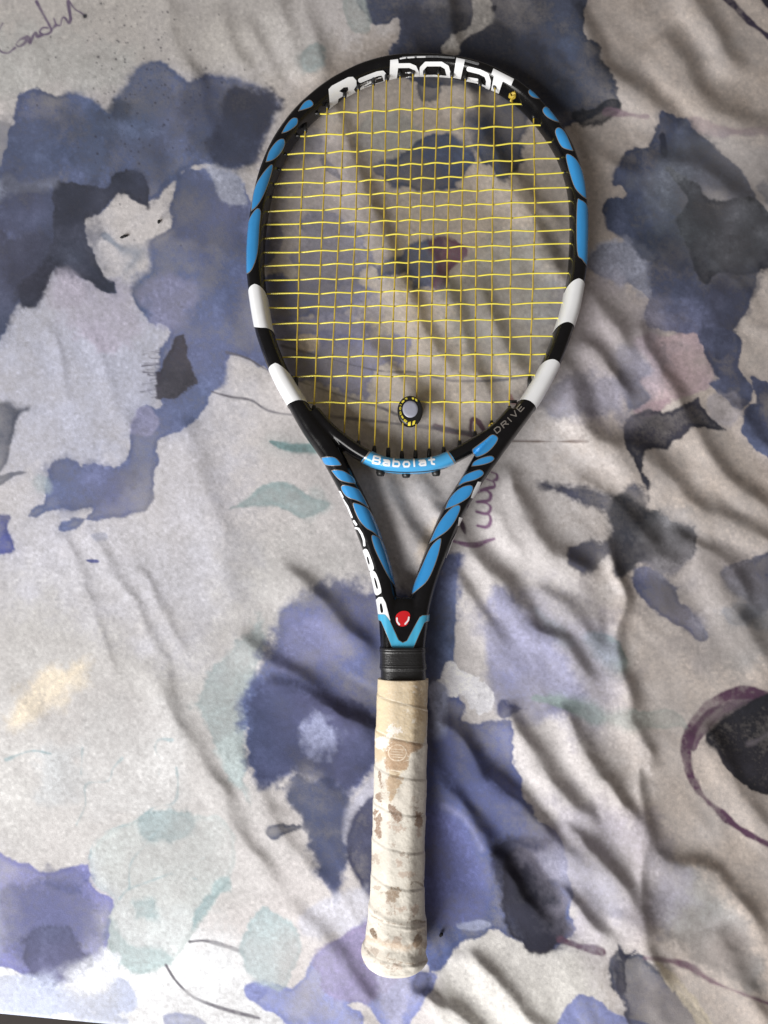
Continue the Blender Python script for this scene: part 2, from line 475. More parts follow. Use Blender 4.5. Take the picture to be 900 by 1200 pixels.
# right, big dark flower
wash(TR([(350, 640), (370, 570), (410, 525), (480, 520), (508, 440), (522, 390), (560, 400), (640, 470), (720, 530), (800, 600), (850, 670),
         (900, 740), (970, 850), (930, 920), (862, 960), (830, 1080), (790, 1150), (730, 1260), (690, 1230), (600, 1170), (520, 1160), (470, 1110),
         (482, 1050), (400, 1000), (290, 960), (262, 920), (300, 870), (400, 850), (340, 800), (315, 740), (350, 700), (400, 690), (390, 655)]),
     (84, 88, 122), 0.92, 1.8, 3, 0.12, 0.3)
wash(TR([(270, 870), (400, 850), (480, 900), (480, 1040), (380, 990), (265, 940)]), (168, 174, 200), 0.65, 6, 6, 0)
wash(TR([(420, 860), (560, 770), (630, 860), (650, 960), (540, 940)]), (72, 76, 104), 0.8, 5, 5, 0)
wash(TR([(520, 400), (600, 450), (740, 560), (860, 700), (820, 720), (700, 660), (580, 620), (540, 560), (520, 470)]), (80, 84, 114), 0.7, 7, 5, 0)
wash(TR([(560, 780), (602, 720), (600, 680), (545, 590), (640, 640), (720, 700), (850, 690), (905, 750), (980, 850), (930, 920), (862, 955),
         (725, 960), (690, 1003), (640, 950), (612, 850)]), (46, 46, 60), 0.9, 2.2, 3, 0.1)
wash(TR([(690, 1000), (740, 960), (870, 950), (830, 1080), (780, 1160), (700, 1200), (690, 1100)]), (74, 76, 104), 0.75, 5, 5, 0)
wash(TR([(520, 470), (540, 470), (545, 550), (525, 540)]), (54, 54, 74), 0.7, 2, 2)
wash(TR([(470, 1110), (560, 1060), (690, 1080), (700, 1180), (580, 1170)]), (104, 108, 150), 0.6, 7, 5, 0)
wash(TR([(860, 650), (940, 640), (940, 740), (890, 720)]), (84, 86, 110), 0.6, 5, 5)
# right middle
wash(MR([(440, -10), (670, -10), (705, 140), (650, 190), (590, 195), (520, 245), (450, 258), (425, 238), (490, 190), (440, 130), (495, 100)]),
     (190, 164, 172), 0.85, 2.5, 3, 0.12)
wash(MR([(430, 240), (520, 200), (600, 195), (530, 245), (455, 258)]), (170, 138, 152), 0.6, 3, 3)
wash(MR([(368, 45), (430, 28), (495, 100), (440, 140), (485, 200), (430, 240), (398, 235), (385, 150)]), (110, 112, 142), 0.85, 3, 3)
wash(MR([(668, -30), (790, -30), (802, 110), (842, 170), (800, 235), (770, 205), (690, 150), (725, 130), (682, 60)]), (88, 92, 128), 0.92, 1.6, 3)
wash(MR([(845, 130), (900, 150), (980, 160), (980, 430), (900, 415), (820, 340), (803, 310), (830, 240), (872, 220)]), (88, 92, 130), 0.92, 1.6, 3)
wash(MR([(690, 190), (780, 200), (800, 280), (740, 300), (690, 250)]), (160, 156, 172), 0.5, 6, 5)
wash(MR([(400, 300), (440, 252), (560, 240), (655, 188), (670, 220), (700, 280), (752, 310), (640, 300), (590, 342), (560, 350), (550, 378),
         (470, 388), (462, 460), (492, 500), (480, 575), (440, 450), (400, 360)]), (66, 62, 78), 0.88, 2.4, 3)
wash(MR([(120, 150), (200, 120), (260, 110), (370, 140), (392, 250), (300, 260), (170, 280), (90, 230)]), (120, 120, 146), 0.7, 8, 7, 0)
line(MR([(-20, 350), (100, 352), (265, 352)]), 1.8, (120, 108, 104), 0.75)
wash(MR([(100, 500), (200, 508), (300, 520), (370, 540), (430, 495), (480, 520), (500, 600), (560, 650), (632, 662), (640, 760), (560, 830),
         (440, 790), (380, 825), (340, 765), (240, 805), (195, 750), (250, 705), (330, 690), (330, 610), (220, 570)]), (80, 78, 100), 0.85, 5, 5, 0.08)
wash(MR([(350, 540), (480, 580), (560, 650), (632, 665), (642, 750), (555, 800), (450, 780), (375, 822), (352, 700)]), (54, 52, 62), 0.85, 3, 4)
wash(MR([(195, 750), (260, 700), (300, 720), (250, 800)]), (112, 112, 146), 0.6, 4, 4)
wash(MR([(440, 800), (480, 788), (520, 820), (590, 852), (680, 832), (595, 872), (602, 920), (660, 970), (692, 1040), (650, 1062), (560, 1000),
         (470, 920), (425, 860)]), (84, 88, 130), 0.9, 3, 3)
wash(MR([(740, 800), (800, 778), (920, 740), (980, 750), (980, 940), (900, 950), (840, 988), (805, 970), (832, 920), (755, 870)]), (74, 78, 108), 0.9, 2, 3)
wash(MR([(740, 930), (900, 950), (980, 960), (940, 1010), (780, 1000)]), (150, 150, 168), 0.5, 6, 6)
wash(MR([(260, 1040), (350, 1038), (412, 1110), (402, 1170), (340, 1160), (285, 1100)]), (132, 160, 158), 0.85, 4, 3)
wash(MR([(70, 930), (130, 960), (225, 1060), (180, 1085), (105, 1010)]), (190, 204, 206), 0.7, 5, 4)
wash(MR([(-60, 860), (60, 960), (160, 1060), (240, 1200), (240, 1300), (-60, 1300)]), (126, 130, 172), 0.7, 9, 6, 0)
# name written on the cloth
SG = (122, 92, 122)
for s in ([(335, 560), (372, 575), (374, 605), (350, 620)], [(300, 608), (350, 630), (354, 662), (300, 675), (262, 688)],
          [(240, 702), (300, 690), (332, 720), (312, 760), (236, 768)], [(236, 768), (300, 778), (330, 812), (300, 852), (232, 838)],
          [(232, 838), (310, 855), (330, 900), (300, 946), (236, 935)]):
    line(R6(s), 3.0, SG, 0.9)
line(R6([(60, 1042), (150, 1065), (230, 1070), (300, 1045), (355, 1028)]), 4.0, SG, 0.92)
line(R6([(112, 880), (150, 988)]), 3.5, (92, 78, 92), 0.9)
line(R6([(215, 330), (190, 270), (200, 190), (240, 205), (290, 280), (310, 330)]), 3.4, (104, 84, 96), 0.85)
line(R6([(-60, 240), (20, 262), (120, 285), (190, 300)]), 5, (118, 104, 112), 0.8, 1.2)
line(R6([(470, 20), (480, 60), (520, 80)]), 4, (150, 110, 110), 0.7, 1.2)
SG2 = (112, 100, 124)
for s in ([(10, 82), (0, 100), (-12, 140), (0, 178), (28, 186), (52, 168)],
          [(97, 130), (72, 138), (56, 155), (68, 163), (88, 150), (99, 134), (106, 150)],
          [(106, 150), (118, 124), (126, 116), (132, 128), (148, 122)],
          [(168, 98), (150, 98), (140, 112), (156, 122), (180, 106), (152, 50), (128, 5)], [(180, 106), (196, 88)],
          [(190, 66), (198, 86), (212, 88), (218, 66), (228, 62), (242, 80), (248, 60), (238, 6)],
          [(240, 0), (262, 30), (285, 45), (302, 56)]):
    line(TL(s), 2.1, SG2, 0.85)
wash(TL([(288, 52), (305, 46), (308, 60), (296, 66)]), (52, 50, 60), 0.9, 1, 1)
# inside the hoop
wash(TM([(360, 490), (440, 400), (560, 430), (550, 560), (400, 565)]), (156, 168, 170), 0.6, 7, 6)
wash(TM([(400, 590), (450, 575), (520, 540), (600, 490), (700, 480), (765, 560), (705, 640), (722, 672), (500, 668), (430, 630)]), (92, 96, 132), 0.85, 2.5, 4)
wash(TM([(700, 420), (760, 370), (900, 330), (960, 420), (900, 640), (830, 610), (760, 500)]), (86, 88, 118), 0.85, 4, 5)
wash(TM([(570, 280), (640, 280), (640, 340), (590, 350)]), (86, 88, 112), 0.7, 3, 3)
wash(TM([(160, 775), (240, 742), (330, 790), (400, 880), (440, 930), (540, 850), (620, 840), (652, 870), (630, 1000), (560, 1012), (520, 960),
         (430, 990), (400, 940), (330, 995), (150, 965), (118, 900), (160, 860)]), (112, 116, 154), 0.85, 2.8, 4)
wash(TM([(600, 850), (680, 838), (742, 860), (746, 900), (690, 960), (650, 1008), (618, 1000), (640, 930)]), (138, 84, 112), 0.9, 3, 3)
wash(TM([(25, 800), (82, 788), (82, 860), (45, 925), (15, 900)]), (92, 94, 132), 0.85, 2.5, 3)
wash(TM([(20, 980), (150, 970), (330, 1000), (400, 1022), (300, 1105), (30, 1130)]), (112, 116, 164), 0.8, 3, 4)
wash(TM([(60, 1110), (300, 1100), (420, 1130), (380, 1210), (80, 1200)]), (130, 132, 172), 0.7, 5, 5)
wash(TM([(20, 600), (80, 570), (130, 640), (100, 740), (30, 760)]), (178, 174, 190), 0.6, 6, 6)
wash(TM([(130, 500), (210, 470), (230, 530), (150, 570)]), (122, 124, 150), 0.6, 4, 4)
wash(TM([(225, 540), (250, 560), (300, 620), (290, 630), (240, 590)]), (92, 92, 108), 0.8, 1.5, 1)
wash(R3([(120, 330), (300, 340), (560, 370), (860, 390), (830, 480), (690, 560), (650, 695), (480, 630), (300, 595), (200, 560)]), (124, 128, 170), 0.75, 4, 5)
wash(R3([(330, 370), (410, 380), (420, 440), (340, 440)]), (212, 194, 176), 0.85, 4, 3)
wash(R3([(420, 190), (700, 180), (720, 330), (430, 330)]), (150, 150, 176), 0.5, 8, 6)
LN = (104, 102, 110)
line([(248, 459), (270, 465), (294, 469), (314, 481), (341, 486), (387, 488), (478, 498), (520, 503), (556, 508)], 2.2, LN, 0.7, 0.9)
line([(266, 413), (290, 420), (314, 434), (343, 444), (392, 461), (441, 476), (466, 486)], 2.0, LN, 0.7, 0.9)
line([(329, 405), (373, 417), (441, 434), (490, 437), (530, 446), (590, 445), (622, 439)], 2.0, LN, 0.7, 0.9)
# teal leaves
wash(MM([(35, 345), (90, 350), (200, 368), (285, 372), (292, 386), (200, 394), (100, 385), (60, 368)]), (120, 160, 168), 0.85, 1.6, 1.5)
wash(MM([(-95, 590), (-40, 560), (0, 520), (60, 495), (130, 508), (200, 545), (262, 570), (230, 600), (160, 614), (100, 590), (0, 580)]),
     (138, 172, 178), 0.75, 2, 2, 0.15)
wash(MM([(190, 520), (250, 540), (270, 600), (180, 612)]), (158, 182, 186), 0.4, 6, 4)
wash([(240, 805), (258, 778), (285, 745), (303, 722), (312, 750), (300, 800), (294, 840), (287, 900), (292, 940), (272, 915), (252, 875), (232, 835)],
     (146, 172, 178), 0.65, 6, 6)
wash([(250, 880), (275, 860), (285, 900), (280, 925)], (176, 200, 204), 0.6, 5, 5)
LEAF = [(315, 620), (340, 550), (400, 510), (500, 470), (560, 450), (680, 460), (790, 480), (830, 560), (812, 680), (740, 800), (670, 900),
        (590, 992), (500, 1016), (420, 985), (375, 920), (382, 820), (400, 762), (330, 715)]
wash(BL(LEAF), (176, 190, 192), 0.5, 1.8, 2, 0.3, 0.4)
wash(BL([(485, 500), (560, 452), (680, 462), (700, 520), (600, 560), (500, 560)]), (140, 168, 176), 0.6, 6, 5)
wash(BL([(380, 830), (400, 980), (500, 1014), (590, 985), (560, 940), (450, 930)]), (148, 182, 188), 0.6, 6, 4)
wash(BL([(670, 880), (740, 790), (808, 690), (780, 700), (700, 790)]), (136, 172, 180), 0.6, 3, 3)
wash(BL([(470, 770), (540, 770), (540, 830), (480, 830)]), (140, 178, 186), 0.5, 5, 4)
TV = (132, 158, 166)
for s in ([(455, 725), (458, 640), (510, 570), (560, 515)], [(420, 760), (450, 728), (520, 700), (600, 670), (720, 615)], [(600, 672), (690, 690)],
          [(312, 620), (330, 565), (380, 520), (470, 490), (540, 440), (610, 422), (626, 360), (620, 300)],
          [(268, 500), (300, 430), (303, 358), (380, 345), (398, 300), (430, 265)], [(558, 322), (562, 270), (545, 230), (560, 200), (605, 200)],
          [(20, 270), (110, 240), (180, 250)], [(285, 320), (290, 230)]):
    line(BL(s), 1.1, TV, 0.42, 1.0, 0.8)
line(BL([(665, 910), (740, 910), (855, 947)]), 3.2, (96, 94, 102), 0.9)
line(BL([(583, 993), (620, 1050), (680, 1105), (780, 1145), (910, 1180)]), 2.4, (104, 102, 110), 0.85)
wash(BL([(-90, 610), (30, 610), (100, 640), (170, 665), (240, 650), (308, 640), (330, 718), (402, 762), (380, 830), (375, 930), (320, 1002),
         (230, 1056), (80, 1030), (0, 1010), (-90, 1030)]), (122, 124, 176), 0.9, 1.8, 2.5, 0.15)
wash(BL([(80, 900), (200, 850), (320, 950), (305, 1005), (230, 1056), (100, 1025)]), (96, 92, 124), 0.75, 5, 5)
wash(BL([(40, 720), (220, 700), (340, 790), (320, 960), (230, 1050), (80, 1020), (0, 880)]), (92, 92, 126), 0.55, 12, 7, 0)
wash(BL([(120, 660), (300, 660), (330, 720), (200, 720)]), (96, 98, 146), 0.5, 6, 5)
wash(BL([(-60, 1040), (80, 1020), (230, 1058), (330, 1105), (420, 1040), (485, 1100), (455, 1150), (300, 1150), (440, 1195), (250, 1185), (-60, 1150)]),
     (168, 182, 224), 0.75, 4, 5, 0.05)
wash(BL([(240, 1010), (330, 960), (370, 930), (420, 1000), (330, 1080), (250, 1060)]), (222, 226, 236), 0.8, 3, 4, 0)
wash(BL([(860, 1070), (900, 1050), (940, 1080), (900, 1120), (870, 1100)]), (110, 118, 180), 0.9, 1.5, 1.5)
wash(BL([(580, 1170), (640, 1165), (720, 1200), (600, 1210)]), (140, 150, 200), 0.7, 2, 2)
# blue beside the handle
wash([(282, 830), (296, 790), (318, 742), (345, 700), (395, 680), (440, 690), (480, 690), (505, 660), (530, 655), (532, 700), (528, 770),
      (530, 800), (505, 850), (445, 900), (420, 924), (405, 947), (408, 987), (403, 1022), (392, 1053), (379, 1022), (361, 978), (337, 933),
      (343, 907), (303, 922), (290, 880)], (106, 110, 156), 0.88, 9, 7, 0.0, 0.35)
wash([(498, 690), (508, 664), (531, 650), (534, 700), (531, 775), (505, 790)], (118, 122, 166), 0.8, 1.2, 1)
wash([(292, 835), (330, 790), (440, 840), (440, 890), (405, 925), (343, 907), (303, 922), (290, 880)], (98, 100, 142), 0.8, 2.5, 3.5)
wash([(290, 880), (292, 835), (310, 790), (345, 800), (380, 818), (430, 840), (440, 890), (405, 925), (360, 900), (303, 922)], (76, 76, 110), 0.65, 9, 8, 0)
wash([(343, 907), (400, 920), (408, 980), (392, 1050), (362, 980), (338, 935)], (82, 86, 122), 0.75, 5, 5, 0.05)
wash([(350, 850), (375, 840), (400, 862), (395, 882), (365, 880)], (150, 156, 190), 0.7, 8, 8, 0)
wash([(310, 770), (360, 720), (400, 740), (370, 790)], (140, 142, 184), 0.45, 12, 8, 0)
wash([(405, 985), (408, 950), (422, 925), (446, 905), (446, 935), (420, 950), (414, 985)], (180, 180, 196), 0.9, 2.5, 2, 0)
wash([(408, 990), (416, 955), (446, 938), (446, 1040), (430, 1052), (411, 1015)], (86, 84, 112), 0.9, 2.5, 2)
wash(R8([(140, 380), (225, 370), (220, 395), (165, 405), (150, 400)]), (92, 92, 122), 0.8, 2, 4)
wash(R8([(250, 590), (400, 540), (405, 640), (330, 680), (230, 660)]), (196, 198, 214), 0.6, 9, 6)
wash([(495, 845), (505, 815), (525, 800), (545, 830), (552, 846), (597, 842), (602, 867), (605, 907), (622, 945), (655, 985), (675, 1070),
      (650, 1112), (601, 1104), (574, 1091), (543, 1107), (517, 1129), (500, 1140), (490, 1067)], (104, 110, 164), 0.92, 2.2, 3.5, 0.1, 0.3)
wash([(505, 850), (530, 850), (575, 900), (615, 960), (640, 1000), (600, 1010), (560, 960), (520, 910)], (80, 82, 122), 0.6, 9, 7, 0)
wash([(575, 1000), (600, 985), (640, 985), (655, 1030), (668, 1070), (655, 1112), (615, 1104), (590, 1060)], (58, 56, 76), 0.85, 6, 6, 0.0)
wash([(600, 1000), (620, 1000), (650, 1040), (663, 1067), (660, 1095), (640, 1116), (612, 1108), (590, 1090), (590, 1030)], (54, 50, 64), 0.8, 4, 4)
wash([(498, 960), (520, 950), (555, 985), (575, 1030), (560, 1080), (520, 1090), (500, 1060)], (112, 118, 176), 0.6, 8, 6, 0)
line([(520, 945), (545, 960), (565, 995)], 6, (150, 154, 196), 0.5, 4)
wash([(516, 790), (528, 776), (548, 788), (565, 800), (579, 818), (574, 836), (555, 834), (545, 815), (525, 812)], (228, 228, 236), 1.0, 1.3, 5, 0)
wash([(503, 805), (522, 810), (524, 850), (508, 858)], (172, 180, 212), 0.85, 3, 3, 0)
wash([(535, 1083), (560, 1080), (575, 1084), (540, 1092)], (180, 188, 220), 0.7, 2, 2, 0)
# bottom
wash(R8([(85, 800), (130, 790), (210, 800), (270, 720), (300, 700), (380, 640), (412, 640), (395, 740), (580, 760), (560, 830), (500, 930),
         (430, 890), (410, 842), (350, 850), (400, 880), (380, 920), (250, 925), (110, 840)]), (132, 140, 192), 0.85, 2, 3)
wash(R8([(270, 720), (380, 640), (410, 650), (395, 740), (500, 770), (420, 830), (330, 830), (280, 780)]), (150, 140, 178), 0.75, 5, 5)
wash(R8([(440, 780), (520, 780), (500, 900), (460, 900)]), (184, 184, 212), 0.6, 6, 5)
wash(R8([(520, 770), (580, 740), (560, 820), (530, 820)]), (88, 84, 116), 0.6, 6, 5)
wash(R8([(75, 745), (80, 660), (130, 590), (210, 630), (232, 700), (210, 780), (180, 806), (110, 790)]), (160, 186, 194), 0.65, 3, 4)
wash(R8([(0, 520), (40, 510), (40, 545), (0, 560)]), (150, 184, 190), 0.6, 3, 3)
wash(BR([(175, 1230), (200, 1130), (240, 1098), (300, 1112), (340, 1150), (420, 1175), (520, 1230)]), (130, 138, 188), 0.9, 1.8, 2.5)
wash(BR([(370, 918), (400, 950), (470, 958), (560, 1060), (690, 1230), (420, 1230), (380, 1100), (345, 1050)]), (82, 84, 104), 0.85, 3, 3)
wash(BR([(370, 910), (400, 950), (440, 940), (400, 980), (375, 960)]), (66, 66, 92), 0.8, 2, 2)
wash(BR([(370, 980), (400, 1000), (400, 1090), (370, 1070)]), (58, 58, 74), 0.7, 3, 3)
wash(BR([(480, 960), (560, 1010), (660, 1140), (700, 1220), (680, 1220), (560, 1070)]), (208, 196, 174), 0.7, 3, 3)
line(BR([(170, 903), (240, 928), (318, 945)]), 7, (88, 64, 80), 0.85, 1.6, 1)
line(BR([(470, 968), (540, 975), (620, 995), (700, 1048), (800, 1090), (920, 1135)]), 5, (116, 92, 106), 0.75, 2, 1)
wash(BR([(500, 650), (620, 640), (760, 760), (860, 900), (860, 1080), (760, 1040), (620, 960), (520, 860)]), (146, 140, 144), 0.6, 14, 9, 0)
wash(BR([(120, 590), (280, 620), (400, 760), (360, 860), (260, 760), (150, 690)]), (176, 180, 206), 0.55, 9, 6, 0)
wash([(640, 330), (720, 320), (780, 380), (760, 470), (690, 500), (650, 440)], (158, 152, 170), 0.5, 22, 12, 0)
wash([(600, 690), (680, 700), (730, 780), (700, 860), (620, 800), (560, 740)], (162, 162, 190), 0.5, 24, 12, 0)
wash([(760, 200), (900, 160), (940, 240), (860, 320), (780, 280)], (150, 146, 160), 0.45, 24, 12, 0)
wash([(760, 600), (880, 640), (940, 740), (840, 800), (760, 720)], (160, 152, 160), 0.5, 24, 12, 0)
wash([(640, 940), (760, 960), (800, 1060), (700, 1110), (640, 1040)], (160, 156, 176), 0.5, 24, 12, 0)
wash([(330, 180), (430, 170), (470, 260), (420, 330), (330, 300)], (166, 160, 176), 0.45, 20, 12, 0)
wash([(540, 300), (640, 280), (660, 380), (600, 440), (520, 400)], (160, 158, 166), 0.45, 20, 12, 0)
wash([(8, 852), (36, 800), (100, 772), (94, 800), (48, 842)], (232, 216, 188), 0.6, 12, 6, 0)  # soft warm cream patch, left
wash([(492, 650), (508, 610), (520, 640), (505, 670)], (232, 208, 176), 0.6, 8, 5, 0)  # smaller cream patch by the throat
# plum ring
wash(BR([(620, 210), (640, 150), (700, 90), (790, 45), (880, 40), (850, 75), (745, 120), (690, 175), (660, 205), (640, 240)]), (112, 84, 104), 0.85, 2, 2)
line(BR([(960, 90), (900, 55), (850, 35), (760, 42), (690, 90), (640, 150), (615, 220), (620, 300), (660, 385), (730, 455), (800, 512), (900, 568), (980, 600)]),
     10, (82, 58, 78), 0.9, 1.8, 1.2)
wash(BR([(685, 175), (760, 110), (850, 62), (980, 40), (980, 400), (900, 392), (830, 370), (750, 300), (720, 252), (682, 212)]), (46, 42, 50), 0.95, 1.6, 2)
line(BR([(830, 215), (860, 205), (900, 180)]), 5, (110, 104, 112), 0.5, 3)
wash(BR([(70, 55), (170, 48), (290, 75), (332, 130), (280, 142), (200, 102), (130, 76)]), (140, 172, 174), 0.8, 2.5, 2.5)
wash(BR([(330, 112), (460, 95), (570, 98), (612, 150), (560, 152), (470, 165), (350, 152)]), (166, 180, 174), 0.65, 3, 3)
wash(BR([(-40, 60), (60, 90), (20, 110), (-40, 130)]), (104, 104, 150), 0.7, 3, 3)
# spattered ink, top left
for k in range(240):
    x, y = rng.normal(165, 48), rng.normal(95, 75)
    if x < 0 or x > 300 or y < -20 or y > 300: continue
    r = 0.35 + abs(rng.normal(0, 0.45))
    xi, yi = int(x + MX), int(y + MY)
    sl = (slice(max(0, yi - 4), yi + 5), slice(max(0, xi - 4), xi + 5))
    a = (sstep(r + 0.6, r - 0.4, np.hypot(XX[sl] - x, YY[sl] - y)) * 0.75)[..., None]
    canvas[sl] = canvas[sl] * (1 - a) + lin((58, 56, 66)) * a
canvas *= (1 + 0.05 * n_gr + 0.05 * n_pig)[..., None]
canvas = np.clip(canvas, 0.01, 0.85)

# ------------------------------------------------------------------ bed sheet: folds
hgt = np.zeros((CH, CW))
hgt += 0.5 * fbm(CH, CW, 110, 2, 101) + 0.10 * fbm(CH, CW, 30, 2, 107)


n_fold = fbm(CH, CW, 55, 3, 131)
n_fa = fbm(CH, CW, 70, 2, 137)


def fold(pts, A, wl=14.0, wd=9.0, taper=0.34):
    """a ridge beside the shaded line pts: long slope to the lower left, short one to the upper right (A, widths in mm / px)"""
    pts = np.asarray(pts, float)
    if pts[:, 0].mean() < 320: A = A * 0.7
    e0 = pts[0] - pts[1]; e1 = pts[-1] - pts[-2]          # run on a little past both ends
    pts = np.concatenate([[pts[0] + e0 / np.hypot(*e0) * 22], pts, [pts[-1] + e1 / np.hypot(*e1) * 26]])
    pts = spline(pts, 6)
    pad = 4.2 * max(wl, wd)
    x0 = int(max(0, pts[:, 0].min() + MX - pad)); x1 = int(min(CW, pts[:, 0].max() + MX + pad))
    y0 = int(max(0, pts[:, 1].min() + MY - pad)); y1 = int(min(CH, pts[:, 1].max() + MY + pad))
    if x1 <= x0 or y1 <= y0: return
    sl = (slice(y0, y1), slice(x0, x1))
    wob = 3.6 * n_fold[sl]
    wd = wd * 1.2; wl = wl * 1.25
    d, t, s = seg_dist(XX[sl], YY[sl], pts)
    # side of the dark slope: positive towards the upper right
    sg = np.where(s < 0, 1.0, -1.0) * d + wob + 0.7 * wd
    r = np.where(sg > 0, sg / wd, sg / wl)
    # crest fades past the ends of the line
    env = sstep(0, taper, t) * sstep(1, 1 - taper, t)
    ex = np.minimum(np.hypot(XX[sl] - pts[0, 0], YY[sl] - pts[0, 1]), np.hypot(XX[sl] - pts[-1, 0], YY[sl] - pts[-1, 1]))
    hgt[sl] += A * env * (1 + 0.22 * n_fa[sl]) * (0.65 * np.exp(-r * r) + 0.35 / (1 + 2.0 * r * r) * np.exp(-(r / 2.3) ** 4))


# lines run downwards so that the upper right lies on their left-hand side in the picture
for a in (
    # right
    ([(676, -10), (690, 30), (710, 73), (750, 97), (780, 120), (806, 150)], 6.5, 20, 11),
    ([(790, 50), (827, 107), (860, 130), (910, 152)], 6.0, 20, 11),
    ([(812, -10), (840, 30), (862, 70)], 4.0, 16, 10),
    ([(690, 160), (715, 180), (740, 195)], 2.0, 12, 8),
    ([(690, 330), (720, 370), (745, 405)], 3.5, 14, 9),
    ([(684, 395), (713, 430), (735, 455)], 4.0, 14, 8),
    ([(655, 415), (680, 467), (700, 503), (727, 523), (752, 560)], 7.0, 20, 12),
    ([(750, 520), (800, 567), (847, 597), (910, 633)], 7.5, 24, 12),
    ([(812, 495), (843, 543), (873, 570), (910, 595)], 5.0, 16, 10),
    ([(762, 390), (787, 440), (806, 480)], 3.5, 14, 8),
    ([(602, 555), (623, 607), (647, 640), (685, 660)], 6.0, 18, 11),
    ([(590, 680), (627, 730), (660, 750), (690, 785)], 6.5, 18, 10),
    ([(718, 640), (733, 693), (730, 740), (737, 810)], 3.2, 9, 7),
    ([(740, 800), (753, 853), (768, 885)], 3.5, 10, 8),
    ([(755, 900), (763, 980), (757, 1033), (757, 1085)], 2.2, 8, 6),
    ([(800, 620), (847, 653), (875, 690)], 4.0, 14, 9),
    ([(605, 835), (633, 877), (657, 923), (695, 955)], 5.0, 15, 9),
    ([(672, 835), (700, 893), (727, 927), (755, 962)], 5.0, 15, 9),
    ([(590, 910), (633, 960), (667, 993), (688, 1008)], 6.0, 15, 9),
    ([(675, 970), (710, 1007), (740, 1040), (756, 1085)], 4.5, 13, 8),
    ([(755, 965), (787, 1000), (833, 1010), (873, 1050), (905, 1110)], 5.0, 18, 11),
    ([(670, 1040), (690, 1070), (715, 1090)], 2.5, 10, 7),
    ([(740, 1075), (765, 1110), (785, 1140)], 3.0, 11, 8),
    ([(830, 660), (870, 720), (905, 780)], 3.5, 18, 10),
    ([(640, 690), (690, 730), (720, 760)], 2.5, 16, 10),
    ([(770, 180), (820, 190), (880, 225)], 2.5, 20, 12),
    ([(880, 480), (905, 520)], 2.0, 12, 8),
    ([(690, 560), (740, 600), (790, 650)], 2.5, 18, 10),
    ([(840, 860), (870, 920), (905, 970)], 2.5, 18, 11),
    ([(850, 1100), (880, 1150), (905, 1190)], 3.0, 18, 11),
    # within and around the hoop
    ([(362, 0), (377, 52), (390, 90), (410, 140), (424, 195), (445, 250), (475, 318), (497, 362)], 6.0, 20, 10),
    ([(455, 285), (480, 338), (500, 380), (522, 405), (540, 430)], 5.0, 16, 9),
    ([(524, 320), (545, 365), (562, 420), (585, 470)], 4.5, 18, 10),
    ([(575, 340), (600, 400), (618, 440)], 3.5, 15, 9),
    ([(545, 90), (568, 138), (585, 177), (600, 215)], 5.0, 16, 9),
    ([(620, 235), (646, 284), (662, 312)], 4.5, 14, 9),
    ([(600, 190), (625, 225), (650, 245)], 3.0, 13, 8),
    ([(525, -10), (537, 30), (545, 70)], 4.0, 16, 9),
    ([(430, 390), (470, 430), (520, 470), (545, 500)], 2.5, 18, 10),
    ([(330, 0), (345, 40), (355, 75)], 3.0, 14, 9),
    ([(300, 30), (318, 60), (330, 90)], 2.5, 14, 9),
    # throat and centre
    ([(452, 545), (487, 613), (507, 640), (533, 667), (560, 705), (590, 750)], 6.5, 17, 10),
    ([(535, 600), (555, 640), (583, 677), (612, 705)], 5.0, 14, 9),
    ([(575, 560), (590, 600), (612, 640)], 3.0, 14, 8),
    ([(500, 560), (520, 590), (545, 615)], 2.5, 14, 9),
    # lower left, beside the handle
    ([(340, 665), (385, 705), (412, 735), (438, 765)], 4.5, 18, 10),
    ([(292, 748), (330, 775), (372, 798)], 4.0, 16, 10),
    ([(330, 795), (379, 818), (412, 834), (445, 850)], 6.0, 18, 9),
    ([(185, 780), (208, 822), (227, 860), (260, 920), (300, 993), (330, 1030)], 5.0, 16, 10),
    ([(290, 880), (330, 960), (370, 1010), (400, 1040)], 2.5, 20, 12),
    ([(505, 815), (530, 850), (561, 889), (601, 933), (648, 992)], 5.0, 16, 9),
    ([(515, 900), (545, 935), (570, 969), (588, 1013), (637, 1070)], 3.5, 14, 8),
    ([(490, 1160), (530, 1185), (570, 1215)], 3.5, 14, 9),
    ([(350, 1060), (390, 1100), (430, 1160)], 2.0, 16, 10),
    ([(560, 1120), (600, 1160), (640, 1205)], 3.0, 16, 10),
    # left, soft
    ([(228, 500), (253, 567), (273, 633), (280, 705)], 3.5, 26, 13),
    ([(76, 620), (113, 707), (135, 775)], 1.6, 10, 6),
    ([(108, 620), (157, 700), (190, 760), (208, 805)], 1.8, 9, 6),
    ([(172, 670), (195, 710), (213, 755)], 1.8, 10, 6),
    ([(68, 395), (78, 450)], 1.0, 10, 5),
    ([(115, 400), (147, 477), (160, 500)], 1.2, 9, 6),
    ([(203, 0), (217, 53), (235, 90)], 2.5, 14, 8),
    ([(268, 20), (280, 60), (300, 85)], 2.5, 14, 8),
    ([(55, 60), (75, 130), (80, 200)], 2.0, 26, 16),
    ([(225, 80), (245, 130), (255, 190)], 2.2, 18, 10),
    ([(120, 80), (130, 150), (140, 230)], 1.6, 22, 14),
    ([(230, 280), (255, 330), (280, 380)], 1.6, 18, 12),
    ([(175, 150), (190, 190), (200, 240)], 1.3, 16, 10),
    ([(30, 800), (60, 860), (80, 930)], 1.2, 30, 18),
):
    fold(*a)
